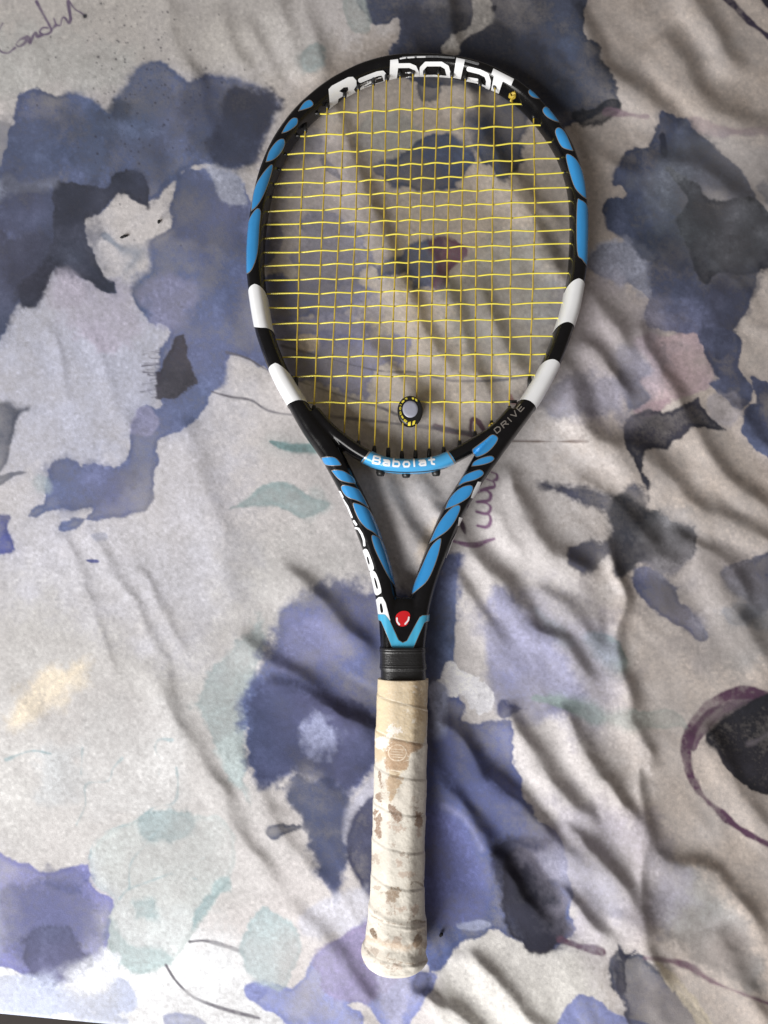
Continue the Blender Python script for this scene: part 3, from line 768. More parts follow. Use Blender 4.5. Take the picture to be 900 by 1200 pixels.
# fine ripples running with the folds
def ripple(ang, cell, stretch, seed):
    q = fbm(760, 760, cell, 3, seed, 0.5)
    u = (XX * math.cos(ang) + YY * math.sin(ang)) / stretch; v_ = -XX * math.sin(ang) + YY * math.cos(ang)
    wv = 10 * n_fold
    return q[((u + 300) % 759).astype(int), ((v_ + wv + 2000) % 759).astype(int)]


rm = sstep(330, 620, XX + 0.15 * YY)
rip = ripple(math.radians(52), 27, 4.5, 151); rip2 = ripple(math.radians(74), 26, 6.0, 157)
for q in (rip, rip2):
    for _ in range(3):
        q[2:-2, 2:-2] = (q[2:-2, 2:-2] + q[:-4, 2:-2] + q[4:, 2:-2] + q[2:-2, :-4] + q[2:-2, 4:]) / 5
hgt += 0.26 * rm * rip + 0.08 * (1 - rm) * rip2
hgt = 11 * np.tanh(hgt * (1.0 + 0.9 * rm) / 11)          # mm
# the racket presses the folds down
ql = (slice(0, CH, 4), slice(0, CW, 4))
pd = np.minimum(seg_dist(XX[ql], YY[ql], np.array(OUT))[0], seg_dist(XX[ql], YY[ql], np.array([(472, 700), (463, 1140)]))[0] - 22)
pd = np.repeat(np.repeat(pd, 4, 0), 4, 1)[:CH, :CW]
for _ in range(4):
    pd[2:-2, 2:-2] = (pd[2:-2, 2:-2] + pd[:-4, 2:-2] + pd[4:, 2:-2] + pd[2:-2, :-4] + pd[2:-2, 4:]) / 5
pw = np.exp(-(np.maximum(pd, 0) / 16.0) ** 2)
hgt = hgt * (1 - 0.6 * pw) - 1.2 * pw
for _ in range(2):                               # round the crests a little
    hgt[1:-1, 1:-1] = (hgt[1:-1, 1:-1] * 2 + hgt[:-2, 1:-1] + hgt[2:, 1:-1] + hgt[1:-1, :-2] + hgt[1:-1, 2:]) / 6

# lattice of the cloth: fine where the photograph looks, coarse beyond
def axis_pts(lo, a, b, hi, fine, coarse):
    left = np.arange(lo, a, coarse); mid = np.arange(a, b, fine); right = np.arange(b, hi + coarse, coarse)
    return np.concatenate([left, mid, right])


gx = axis_pts(-420, -12, 912, 1320, 1.35, 12)
gv = np.concatenate([np.arange(-420, -12, 12), np.arange(-12, 1186, 1.35)])
GX, GV = np.meshgrid(gx, gv)
edge_y = 1184 + np.clip(GX, -100, 1400) * (16 / 165.0)
GY = GV + sstep(900, 1186, GV) * (edge_y - 1186)


def bil(img, x, y):
    x = np.clip(x, 0, img.shape[1] - 1.001); y = np.clip(y, 0, img.shape[0] - 1.001)
    xi, yi = x.astype(int), y.astype(int)
    fx, fy = x - xi, y - yi
    if img.ndim == 3: fx = fx[..., None]; fy = fy[..., None]
    return (img[yi, xi] * (1 - fx) + img[yi, xi + 1] * fx) * (1 - fy) + (img[yi + 1, xi] * (1 - fx) + img[yi + 1, xi + 1] * fx) * fy


mirror = lambda v, lo, hi: np.where(v < lo, 2 * lo - v, np.where(v > hi, 2 * hi - v, v))
sx = mirror(GX, -100, 1000); sy = mirror(GY, -100, 1300)
sx = mirror(sx, -100, 1000)
Hm = bil(hgt, sx + MX, sy + MY)
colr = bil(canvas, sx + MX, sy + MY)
# the mattress falls away gently towards the right
sag = -0.020 * sstep(560, 1100, GX + 0.10 * (GY - 600)) - 0.00006 * np.maximum(GX - 1000, 0)
V = P(GX, GY, -0.0045 + Hm * 0.001 + sag)
# hem: the cloth turns over the edge of the bed and hangs
rows = [(0.0, -0.0)]
hem = []
last = V[-1].copy(); lastc = colr[-1]
for k in range(1, 26):
    a = min(k, 8) / 8 * math.pi / 2
    drop = 0.004 * (1 - math.cos(a)) + max(0, k - 8) * 0.018
    q = last.copy(); q[:, 1] -= 0.004 * math.sin(a); q[:, 2] -= drop
    hem.append(q)
V = np.concatenate([V, np.stack(hem)]); colr = np.concatenate([colr, np.broadcast_to(lastc, (25,) + lastc.shape)])
nr, nc = V.shape[:2]
idx = np.arange(nr * nc).reshape(nr, nc)
quads = np.stack([idx[:-1, :-1], idx[1:, :-1], idx[1:, 1:], idx[:-1, 1:]], -1).reshape(-1, 4)
me = bpy.data.meshes.new('bed_sheet')
me.vertices.add(nr * nc); me.vertices.foreach_set('co', V.reshape(-1).astype(np.float32))
me.loops.add(quads.size); me.loops.foreach_set('vertex_index', quads.reshape(-1).astype(np.int32))
me.polygons.add(len(quads)); me.polygons.foreach_set('loop_start', np.arange(0, quads.size, 4, dtype=np.int32))
me.update(calc_edges=True)
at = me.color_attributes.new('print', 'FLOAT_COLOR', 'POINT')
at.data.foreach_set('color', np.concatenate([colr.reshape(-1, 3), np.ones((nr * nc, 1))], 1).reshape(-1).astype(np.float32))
sheet = mesh_obj('bed_sheet', None, None, M['sheet'], me=me)
tag(sheet, 'rumpled cotton bed sheet printed with violet, charcoal and teal watercolour flowers', 'bed sheet', kind='structure')
fl = mesh_obj('floor', [(-3, -3, -0.45), (3, -3, -0.45), (3, 3, -0.45), (-3, 3, -0.45)], [(0, 1, 2, 3)], M['floor'], smooth=False)
tag(fl, 'dark brown floor below the edge of the bed', 'floor', kind='structure')
print('sheet', round(time.time() - T0, 1), len(quads))

# ------------------------------------------------------------------ racket
ZC = 0.010
racket = bpy.data.objects.new('tennis_racket', None)
COL.objects.link(racket)
racket.location = (0, 0, 0)
tag(racket, 'black and blue tennis racket with yellow strings and worn white grip lying on the sheet', 'tennis racket')

# radial width (mm) by the running index of OUT
WID = {0: 15, 3: 15, 5: 15.5, 6: 16.0, 8: 15.0, 10: 16.5, 11: 15.5, 12: 13.5, 14: 13, 17: 12.8, 24: 12.0, 29: 10.8, 31: 10.6, 35: 11.0, 39: 12.0, 43: 12.8, 47: 13, 48: 13.5, 49: 15.5, 50: 16.5,
       51: 15.0, 52: 16.0, 54: 15.5, 56: 15, 59: 15}
NSEG = 8
outs = spline(OUT, NSEG)
kk = np.arange(len(outs)) / NSEG
wid = np.interp(kk, list(WID.keys()), list(WID.values())) * 0.001
hh = np.interp(kk, [0, 20, 25, 29, 31, 35, 39, 44, 60], [0.0118, 0.0118, 0.0108, 0.0095, 0.0092, 0.0095, 0.0108, 0.0118, 0.0118])
Po = P(outs[:, 0], outs[:, 1], ZC)
tan = np.gradient(Po, axis=0); tan[:, 2] = 0; tan /= np.linalg.norm(tan, axis=1)[:, None]
nin = np.stack([tan[:, 1], -tan[:, 0], np.zeros(len(tan))], -1)        # towards the inside of the hoop
ray = Po - CAM
tr = (ray * -nin).sum(1) / -ray[:, 2]
th = np.arctan(tr)
pe = np.sqrt((wid / 2 * np.cos(th)) ** 2 + (hh * np.sin(th)) ** 2)
CEN = Po + nin * (pe / np.cos(th))[:, None]
# smooth the centre line and rebuild the frame of each section
for _ in range(6):
    CEN[1:-1] = (CEN[:-2] + 2 * CEN[1:-1] + CEN[2:]) / 4
tan = np.gradient(CEN, axis=0); tan /= np.linalg.norm(tan, axis=1)[:, None]
nin = np.stack([tan[:, 1], -tan[:, 0], np.zeros(len(tan))], -1)


def hoop_sections(i0, i1, grow=0.0, n=36, e=2.5, shift=None):
    v = []
    for i in range(i0, i1):
        s = superell(n, wid[i] / 2 + grow, hh[i] + grow, e)
        v.append(CEN[i] + s[:, :1] * nin[i] + s[:, 1:] * np.array([0, 0, 1.0]))
    return np.array(v)


fm = MB()
hs = hoop_sections(0, len(CEN))
n = hs.shape[1]
f = grid_faces(len(hs), n)
f.append(tuple(range(n))[::-1]); f.append(tuple(range((len(hs) - 1) * n, len(hs) * n)))
fm.add(hs.reshape(-1, 3), f)
# bridge across the throat
BRP = spline([(368, 484), (385, 503), (404, 519), (425, 533), (450, 544), (478, 547), (506, 544.5), (529, 536), (556, 521), (580, 505), (600, 484)], 6)
bc = P(BRP[:, 0], BRP[:, 1], ZC)
bt = np.gradient(bc, axis=0); bt /= np.linalg.norm(bt, axis=1)[:, None]
bn = np.stack([-bt[:, 1], bt[:, 0], np.zeros(len(bt))], -1)
v = []
for i in range(len(bc)):
    s = superell(28, 0.0050, 0.0100, 2.8)
    v.append(bc[i] + s[:, :1] * bn[i] + s[:, 1:] * np.array([0, 0, 1.0]))
v = np.array(v); n = v.shape[1]
f = grid_faces(len(v), n); f.append(tuple(range(n))[::-1]); f.append(tuple(range((len(v) - 1) * n, len(v) * n)))
fm.add(v.reshape(-1, 3), f)


def loft(rows, n, e, zc):
    """rows: y px, left px, right px, half height"""
    out = []
    for (y, l, r, h) in rows:
        a, b = P(l, y, zc), P(r, y, zc)
        a[1] = b[1] = P(l, y, zc + h * 0.7)[1]
        c = (a + b) / 2; w = np.linalg.norm(b - a) / 2
        s = superell(n, w, h, e)
        ax = (b - a) / (np.linalg.norm(b - a) + 1e-9)
        out.append(c + s[:, :1] * ax + s[:, 1:] * np.array([0, 0, 1.0]))
    out = np.array(out)
    f = grid_faces(len(out), n); f.append(tuple(range(n))[::-1]); f.append(tuple(range((len(out) - 1) * n, len(out) * n)))
    return out.reshape(-1, 3), f


fm.add(*loft([(700, 462, 487, 0.0085), (706, 458, 490, 0.0105), (714, 452, 496, 0.0115), (730, 449, 498, 0.0122), (750, 449, 496.5, 0.0122), (768, 449, 497, 0.0122)], 36, 3.0, ZC))
raw = fm.build('frame_raw', M['black'], None)
md = raw.modifiers.new('remesh', 'REMESH'); md.mode = 'VOXEL'; md.voxel_size = 0.0008; md.use_smooth_shade = True
ms = raw.modifiers.new('smooth', 'SMOOTH'); ms.factor = 0.5; ms.iterations = 9
dg = bpy.context.evaluated_depsgraph_get()
fme = bpy.data.meshes.new_from_object(raw.evaluated_get(dg))
bpy.data.objects.remove(raw)
fme.name = 'frame'
frame = mesh_obj('frame', None, None, M['black'], racket, me=fme)
fv = [v.co.copy() for v in fme.vertices]
BVH = BVHTree.FromPolygons(fv, [tuple(p.vertices) for p in fme.polygons])
print('frame', round(time.time() - T0, 1), len(fme.polygons))


# ---- printing that follows a surface
def cornered(pts):
    """double the sharp corners so that the spline keeps their points"""
    p = np.asarray(pts, float); o = []
    for i in range(len(p)):
        a = p[i] - p[i - 1]; b = p[(i + 1) % len(p)] - p[i]
        t = abs((math.atan2(b[1], b[0]) - math.atan2(a[1], a[0]) + math.pi) % (2 * math.pi) - math.pi)
        o += [p[i]] * (3 if t > 1.75 else 1)
    return np.array(o)


def shape_sdf(X, Y, shapes):
    d = np.full(X.shape, 1e9)
    for s in shapes:
        k = s[0]
        if k in ('poly', '-poly'):
            q = poly_sdf(X, Y, np.asarray(s[1]))
        elif k in ('blob', '-blob'):
            q = poly_sdf(X, Y, spline(np.asarray(s[1]), 4, True))
        else:
            q = seg_dist(X, Y, spline(np.asarray(s[1]), 5) if len(s) > 3 and s[3] else np.asarray(s[1]))[0] - s[2] / 2
        d = np.maximum(d, -q) if k[0] == '-' else np.minimum(d, q)
    return d


def decal(name, shapes, m, parent, off=0.00025, step=0.5, bvh=None, grow=0.0, label=None, zref=None):
    bvh = bvh or BVH
    zref = ZC if zref is None else zref
    pts = np.concatenate([np.asarray(s[1]) for s in shapes if s[0][0] != '-'])
    pw = max([s[2] for s in shapes if s[0] == 'stroke'] + [0])
    pad = pw / 2 + 1.5 + grow
    xs = np.arange(pts[:, 0].min() - pad, pts[:, 0].max() + pad, step)
    ys = np.arange(pts[:, 1].min() - pad, pts[:, 1].max() + pad, step)
    X, Y = np.meshgrid(xs, ys)
    D = shape_sdf(X, Y, shapes) - grow
    nx = len(xs)
    vid = {}; vp = []; tris = []

    def vert(key, x, y):
        k = vid.get(key)
        if k is None:
            k = vid[key] = len(vp); vp.append((x, y))
        return k
    Df = D.ravel(); Xf = X.ravel(); Yf = Y.ravel()
    ii, jj = np.nonzero((np.minimum(np.minimum(D[:-1, :-1], D[1:, :-1]), np.minimum(D[:-1, 1:], D[1:, 1:]))) < 0)
    for i, j in zip(ii.tolist(), jj.tolist()):
        a = i * nx + j; b = a + 1; c = a + nx; e = c + 1
        for t3 in ((a, c, b), (b, c, e)):
            poly = []
            for q in range(3):
                p0, p1 = t3[q], t3[(q + 1) % 3]
                d0, d1 = Df[p0], Df[p1]
                if d0 < 0: poly.append(vert(p0, Xf[p0], Yf[p0]))
                if (d0 < 0) != (d1 < 0):
                    lo, hi = (p0, p1) if p0 < p1 else (p1, p0)
                    t = Df[lo] / (Df[lo] - Df[hi])
                    t = min(0.98, max(0.02, t))
                    poly.append(vert((lo, hi), Xf[lo] + t * (Xf[hi] - Xf[lo]), Yf[lo] + t * (Yf[hi] - Yf[lo])))
            if len(poly) >= 3: tris.append(tuple(poly))
    if not tris: return None
    vp = np.array(vp)
    tgt = P(vp[:, 0], vp[:, 1], zref)
    c = Vector(CAM)
    out = []
    for q in tgt:
        d = (Vector(q) - c).normalized()
        loc, nor, _, _ = bvh.ray_cast(c, d)
        if loc is None:
            loc, nor, _, _ = bvh.find_nearest(Vector(q))
        if nor.dot(d) > 0.3: nor = -nor
        out.append(loc + nor * off)
    o = mesh_obj(name, out, tris, m, parent)
    if label: o['label'] = label
    return o


# silver edged blue drops
A1 = lambda p: Z(270, 40, 4.09, p)
B1 = lambda p: Z(480, 40, 4.09, p)
K6 = lambda p: Z(380, 560, 6, p)
drops = [
    A1([(322, 372), (350, 330), (380, 314), (398, 333), (386, 350), (350, 364)]),
    A1([(243, 478), (265, 438), (295, 404), (321, 403), (321, 430), (300, 452), (270, 470)]),
    A1([(168, 616), (186, 560), (225, 510), (256, 502), (261, 530), (240, 572), (205, 604)]),
    A1([(98, 852), (112, 750), (146, 680), (190, 627), (204, 634), (190, 692), (160, 772), (128, 826)]),
    A1([(72, 1156), (72, 1000), (85, 900), (122, 838), (146, 848), (141, 920), (131, 1050), (104, 1130)]),
    B1([(567, 276), (583, 262), (615, 284), (642, 314), (610, 311), (580, 299)]),
    B1([(636, 366), (653, 347), (692, 374), (724, 428), (690, 417), (655, 396)]),
    B1([(697, 470), (714, 447), (748, 474), (786, 562), (760, 556), (725, 536)]),
    B1([(749, 590), (769, 577), (806, 610), (836, 680), (850, 794), (820, 772), (785, 722)]),
    B1([(802, 812), (820, 794), (855, 830), (868, 950), (850, 1118), (826, 1082), (802, 1040)]),
    R5([(58, 128), (70, 122), (112, 124), (137, 150), (131, 159), (75, 156)]),
    R5([(97, 178), (112, 174), (150, 180), (190, 210), (196, 234), (135, 219)]),
    K6([(118, 62), (150, 49), (230, 74), (262, 110), (316, 212), (300, 207), (240, 167), (170, 141), (133, 106)]),
    K6([(200, 186), (225, 177), (290, 204), (327, 240), (364, 310), (414, 420), (432, 478), (415, 458), (345, 387), (290, 352), (238, 286)]),
    K6([(330, 416), (350, 401), (402, 435), (438, 490), (474, 600), (506, 720), (524, 814), (500, 778), (440, 682), (400, 602), (353, 501)]),
    R6([(198, 402), (215, 441), (240, 456), (310, 421), (366, 361), (382, 316), (340, 294), (290, 329), (230, 374)]),
    R6([(193, 522), (215, 484), (280, 454), (336, 444), (356, 465), (330, 491), (270, 511)]),
    R6([(93, 668), (128, 600), (180, 564), (250, 541), (281, 560), (271, 586), (220, 616), (150, 636)]),
    R5([(558, 338), (578, 290), (620, 249), (660, 236), (673, 250), (656, 286), (610, 316)]),
    R5([(493, 478), (518, 420), (548, 370), (585, 329), (615, 317), (621, 335), (601, 381), (571, 421), (530, 451)]),
    R5([(424, 684), (428, 650), (463, 570), (500, 489), (535, 454), (544, 465), (526, 541), (491, 621), (450, 662)]),
]
for k, d in enumerate(drops):
    d = cornered(d)
    decal('silver_outline', [('blob', d)], M['silver'], frame, 0.00018, 0.5, grow=-0.1)
    decal('blue_inlay', [('blob', d)], M['blue'], frame, 0.00036, 0.5, grow=-0.95)


# white bands wrap right round the tube
def band(outer, top, inner):
    """each a pair (start px, end px) on the outer side, the top and the inner side"""
    def idx_of(pt):
        q = to_px(CEN + np.array([0, 0, 0.006]))
        return int(np.argmin(((q - np.asarray(pt)) ** 2).sum(1)))
    ang = np.linspace(0, 2 * np.pi, 48, endpoint=False)
    st = [idx_of(p[0]) for p in (inner, top, outer)]; en = [idx_of(p[1]) for p in (inner, top, outer)]
    fa = np.abs(((ang + np.pi) % (2 * np.pi)) - np.pi) / np.pi      # 0 inner .. 0.5 top or bottom .. 1 outer
    s0 = np.interp(fa, [0, 0.5, 1], st); s1 = np.interp(fa, [0, 0.5, 1], en)
    nu = 26
    vs = []
    base = superell(48, 1, 1, 2.5)
    ks = np.arange(len(CEN))
    for u in np.linspace(0, 1, nu):
        ix = s0 + (s1 - s0) * u
        cx = np.stack([np.interp(ix, ks, CEN[:, c]) for c in range(3)], -1)
        nx_ = np.stack([np.interp(ix, ks, nin[:, c]) for c in range(3)], -1)
        w_ = np.interp(ix, ks, wid) / 2 + 0.00030
        h_ = np.interp(ix, ks, hh) + 0.00030
        sc = superell(48, 1, 1, 2.5)
        vs.append(cx + (sc[:, 0] * w_)[:, None] * nx_ + (sc[:, 1] * h_)[:, None] * np.array([0, 0, 1.0]))
    vs = np.array(vs)
    return mesh_obj('white_band', vs.reshape(-1, 3), grid_faces(nu, 48), M['white'], frame)


band(((290, 343), (298, 381)), ((301, 337), (307, 387)), ((309, 348), (320, 391)))
band(((313, 432), (337, 475)), ((325, 427), (346, 471)), ((342, 445), (359, 475)))
band(((686, 334), (673, 384)), ((677, 330), (663, 381)), ((667, 338), (654, 387)))
band(((655, 428), (628, 481)), ((645, 425), (619, 471)), ((639, 431), (608, 471)))

# big lettering round the top of the hoop
T2 = lambda p: Z(370, 50, 6.923, p)
T3 = lambda p: Z(490, 50, 6.923, p)
letters = {
    'B': [('poly', T2([(103, 378), (130, 350), (262, 280), (300, 276), (328, 305), (330, 345), (308, 378), (322, 398), (318, 425), (240, 475), (160, 530), (116, 556), (108, 450)])),
          ('-poly', T2([(188, 392), (225, 362), (258, 358), (264, 378), (248, 402), (224, 407), (208, 400)])),
          ('-poly', T2([(182, 455), (236, 422), (250, 440), (236, 468), (176, 500)]))],
    'a': [('stroke', T2([(362, 304), (430, 276), (500, 250), (540, 244), (560, 268), (572, 318)]), 5.6), ('stroke', T2([(362, 384), (440, 352), (560, 318)]), 3.0),
          ('stroke', T2([(400, 345), (450, 318), (480, 306)]), 2.0), ('stroke', T2([(366, 372), (385, 352)]), 2.6)],
    'b': [('poly', T2([(604, 142), (667, 134), (672, 170), (655, 306), (596, 316)])), ('stroke', T2([(650, 186), (760, 184), (800, 200), (818, 240), (820, 280)]), 5.4),
          ('stroke', T2([(640, 306), (740, 290), (824, 278)]), 2.6)],
    'o': [('stroke', T3([(28, 262), (32, 205), (64, 172), (186, 172), (232, 198), (250, 262)]), 5.4), ('stroke', T3([(16, 268), (130, 266), (258, 276)]), 2.4)],
    'l': [('poly', T3([(310, 124), (380, 139), (346, 294), (284, 282)]))],
    'a2': [('stroke', T3([(412, 214), (500, 236), (556, 264), (572, 310), (566, 362)]), 5.6), ('stroke', T3([(400, 288), (478, 300)]), 3.4),
           ('stroke', T3([(390, 304), (480, 322), (570, 366)]), 2.0)],
    't': [('poly', T3([(610, 211), (777, 296), (755, 349), (594, 256)])), ('poly', T3([(622, 240), (696, 288), (655, 412), (592, 384)]))],
}
for k, sh in letters.items():
    decal('letter', sh, M['white'], frame, 0.00028, 0.33)
# scuffed bumper guard and its small print
decal('bumper_scuff', [('stroke', [(472, 67.5), (490, 66.5), (512, 66.5), (532, 68)], 2.2), ('stroke', [(545, 71), (560, 75)], 3.0)], M['scuff'], frame, 0.00022, 0.5)
decal('small_print', [('stroke', [(469, 69), (475, 68)], 1.6), ('stroke', [(478, 67.8), (485, 67.4)], 1.7), ('stroke', [(489, 67.2), (498, 67)], 1.6)], M['white'], frame, 0.0004, 0.4)

# left shaft lettering, right shaft fragments
decal('letter', [('poly', K6([(360, 862), (385, 838), (410, 838), (432, 878), (464, 1002), (445, 1010), (424, 958), (376, 958)])), ('-blob', K6([(392, 892), (405, 884), (416, 940), (400, 946)]))], M['white'], frame, 0.00028, 0.4)
decal('letter', [('blob', K6([(322, 664), (355, 658), (384, 720), (402, 795), (392, 815), (364, 822), (338, 760)])), ('-blob', K6([(352, 708), (362, 708), (379, 770), (369, 776)]))], M['white'], frame, 0.00028, 0.4)
decal('letter', [('blob', K6([(272, 512), (300, 501), (328, 560), (350, 640), (314, 650), (300, 610), (280, 550)])), ('-blob', K6([(301, 560), (310, 556), (322, 602), (313, 606)]))], M['white'], frame, 0.00028, 0.4)
decal('letter', [('stroke', K6([(222, 352), (242, 358), (264, 392), (280, 436), (284, 474)]), 2.5)], M['white'], frame, 0.00028, 0.4)
decal('letter', [('stroke', K6([(210, 304), (226, 328)]), 2.6)], M['white'], frame, 0.00028, 0.4)
decal('letter', [('stroke', K6([(133, 150), (165, 200), (196, 276)]), 2.1)], M['white'], frame, 0.00028, 0.4)
decal('letter', [('stroke', K6([(110, 100), (128, 134)]), 3.2)], M['white'], frame, 0.00028, 0.4)
decal('letter', [('poly', R6([(238, 626), (262, 628), (224, 748), (188, 740), (206, 690)]))], M['white'], frame, 0.00028, 0.4)
decal('letter', [('poly', R6([(106, 876), (132, 882), (122, 930), (96, 938)]))], M['white'], frame, 0.00028, 0.4)
decal('edge_line', [('stroke', R6([(216, 748), (160, 840), (124, 920), (60, 1040), (16, 1160)]), 0.9)], M['white'], frame, 0.00028, 0.4)
decal('edge_line', [('stroke', R6([(306, 588), (390, 478), (474, 370)]), 0.9)], M['white'], frame, 0.00028, 0.4)

# model word on the right shoulder, in silver strokes
FONT = {
    'B': [[(0, 0), (0, 1), (.6, 1), (.68, .75), (.6, .52), (0, .52)], [(.6, .52), (.74, .26), (.6, 0), (0, 0)]],
    'a': [[(.05, .68), (.55, .68), (.66, .55), (.66, 0)], [(.66, .38), (.12, .38), (.02, .2), (.12, 0), (.66, 0)]],
    'b': [[(0, 1), (0, 0), (.55, 0), (.68, .3), (.55, .66), (0, .66)]],
    'o': [[(.12, 0), (0, .33), (.12, .68), (.56, .68), (.68, .33), (.56, 0), (.12, 0)]],
    'l': [[(.1, 0), (.1, 1)]],
    't': [[(.25, 1), (.25, .1), (.5, 0)], [(0, .66), (.55, .66)]],
    'D': [[(0, 0), (0, 1), (.5, 1), (.7, .7), (.7, .3), (.5, 0), (0, 0)]],
    'R': [[(0, 0), (0, 1), (.6, 1), (.7, .75), (.6, .5), (0, .5)], [(.35, .5), (.7, 0)]],
    'I': [[(.1, 0), (.1, 1)]],
    'V': [[(0, 1), (.35, 0), (.7, 1)]],
    'E': [[(.65, 0), (0, 0), (0, 1), (.65, 1)], [(0, .5), (.55, .5)]],
}
ADV = {'l': .35, 'I': .35, 't': .7}


def text_shapes(word, base, height, w, gap=0.25, flip=1.0):
    """strokes of a word along a baseline polyline (px); the letters rise to the left of its direction times flip"""
    bp = spline(base, 8)
    L = np.concatenate([[0], np.cumsum(np.linalg.norm(np.diff(bp, axis=0), axis=1))])
    tot = sum(ADV.get(c, .8) + gap for c in word) - gap
    sc = L[-1] / tot
    x = 0; res = []
    for c in word:
        sh = []
        for st in FONT[c]:
            st = resample(np.array(st, float), 0.12)
            q = []
            for (u, v_) in st:
                s = (x + u) * sc
                px = np.interp(s, L, bp[:, 0]); py = np.interp(s, L, bp[:, 1])
                e = 0.5
                tx = np.interp(s + e, L, bp[:, 0]) - np.interp(s - e, L, bp[:, 0]); ty = np.interp(s + e, L, bp[:, 1]) - np.interp(s - e, L, bp[:, 1])
                h = math.hypot(tx, ty) + 1e-9
                q.append((px + flip * ty / h * v_ * height, py - flip * tx / h * v_ * height))
            sh.append(('stroke', np.array(q), w))
        res.append(sh)
        x += ADV.get(c, .8) + gap
    return res


for sh in text_shapes('DRIVE', [(582.5, 508), (596, 497), (606, 487), (615, 477)], 6.0, 1.25, 0.3):
    decal('small_letter', sh, M['silver'], frame, 0.00028, 0.35)

# bridge: blue sleeve, white word
decal('blue_sleeve', [('blob', [(436, 529), (450, 533), (464, 536), (480, 536.5), (496, 535.5), (512, 532), (524, 528), (535, 545), (525, 549.5), (497, 556), (472, 557), (450, 555), (421, 547)])],
      M['sleeve'], frame, 0.0003, 0.6)
decal('silver_outline', [('stroke', [(421, 546.5), (433, 530)], 2.0)], M['silver'], frame, 0.0004, 0.5)
decal('silver_outline', [('stroke', [(524, 529), (535, 545.5)], 2.0)], M['silver'], frame, 0.0004, 0.5)
decal('bridge_groove', [('stroke', [(434, 548.5), (452, 551.5), (476, 553), (502, 551.5), (524, 548)], 1.0, True)], M['ink'], frame, 0.0004, 0.4)
for sh in text_shapes('Babolat', [(437, 542.2), (456, 545.4), (478, 546.6), (511, 543.6)], 7.6, 2.1, 0.28):
    decal('letter', sh, M['white'], frame, 0.00045, 0.35)

# throat: cyan chevron and round red emblem
Q8 = lambda p: Z(430, 690, 10, p)
VP = Q8([(122, 295), (215, 298), (240, 330), (268, 372), (320, 490), (370, 600), (420, 632), (470, 608), (545, 465), (620, 332), (650, 312), (748, 303), (742, 376), (690, 385),
         (668, 402), (600, 560), (545, 690), (500, 716), (330, 708), (290, 680), (220, 500), (170, 380), (124, 358)])
decal('silver_outline', [('poly', VP)], M['silver'], frame, 0.0002, 0.5, grow=0.35)
decal('cyan_chevron', [('poly', VP)], M['cyan'], frame, 0.0004, 0.5, grow=-0.3)
EM = Q8([(335, 350), (350, 300), (400, 265), (460, 262), (500, 290), (502, 350), (470, 420), (410, 442), (355, 415)])
decal('red_emblem', [('blob', EM)], M['red'], frame, 0.0003, 0.4)
decal('emblem_arc', [('stroke', Q8([(352, 345), (356, 385), (380, 418)]), 1.9, True)], M['white'], frame, 0.0005, 0.3)
decal('emblem_arc', [('stroke', Q8([(490, 335), (482, 370), (448, 412)]), 1.9, True)], M['white'], frame, 0.0005, 0.3)
print('decals', round(time.time() - T0, 1))

# ------------------------------------------------------------------ strings
mains_top = [(358, 151), (383.7, 124), (404, 111), (420, 102), (437.5, 96), (453, 91), (469, 86.5), (484, 84), (498, 84), (514, 84), (529.6, 86.5), (545.5, 90), (562.6, 97.5), (580, 100), (601, 113), (625.5, 135)]
mains_mid = [352, 378, 398, 417, 433, 450, 465, 480, 492.5, 508, 525, 541, 558, 577, 599, 627]
mains_bot = [(347, 448), (367.8, 481), (385, 500.5), (403, 514), (420, 522.5), (438.7, 528.6), (455, 531), (471, 534.7), (487, 534), (503, 532), (520, 530), (538.7, 522.5), (556.5, 511.5), (576, 499), (597, 482), (620.6, 447)]
cr_l = [(375, 133), (352, 159), (337, 181), (330, 198.5), (322, 216), (319, 231), (313, 248), (310, 263), (308, 280), (307, 296), (307, 312), (307, 328.5), (309, 345), (312, 360.5), (317, 380), (323, 398), (331, 419), (343, 441), (361, 472)]
cr_r = [(611, 122.6), (634, 147), (646, 166.4), (655, 186), (660, 202), (667, 220), (669.5, 235.6), (672, 253), (672, 268.6), (672, 285.7), (670, 302.4), (669.5, 320), (664.6, 336.7), (660, 355), (655, 372.6), (648.7, 394), (641, 414.4), (626.7, 440), (597, 470.6)]
ZS = ZC + 0.0005


def mainx(i, y):
    (xt, yt), (xb, yb) = mains_top[i], mains_bot[i]
    return np.interp(y, [yt, 260, yb], [xt, mains_mid[i], xb])


def crossy(j, x):
    (xl, yl), (xr, yr) = cr_l[j], cr_r[j]
    return yl + (yr - yl) * (x - xl) / (xr - xl)


AMP = 0.00062
grom = MB()


def grommet(p, d, r=0.0016, L=0.0062):
    d = np.asarray(d, float); d = d / np.linalg.norm(d)
    pts = np.stack([p - d * 0.004, p + d * L * 0.55, p + d * L])
    vv, ff = tube(pts, [r, r, r * 0.8], 8)
    grom.add(vv, ff)


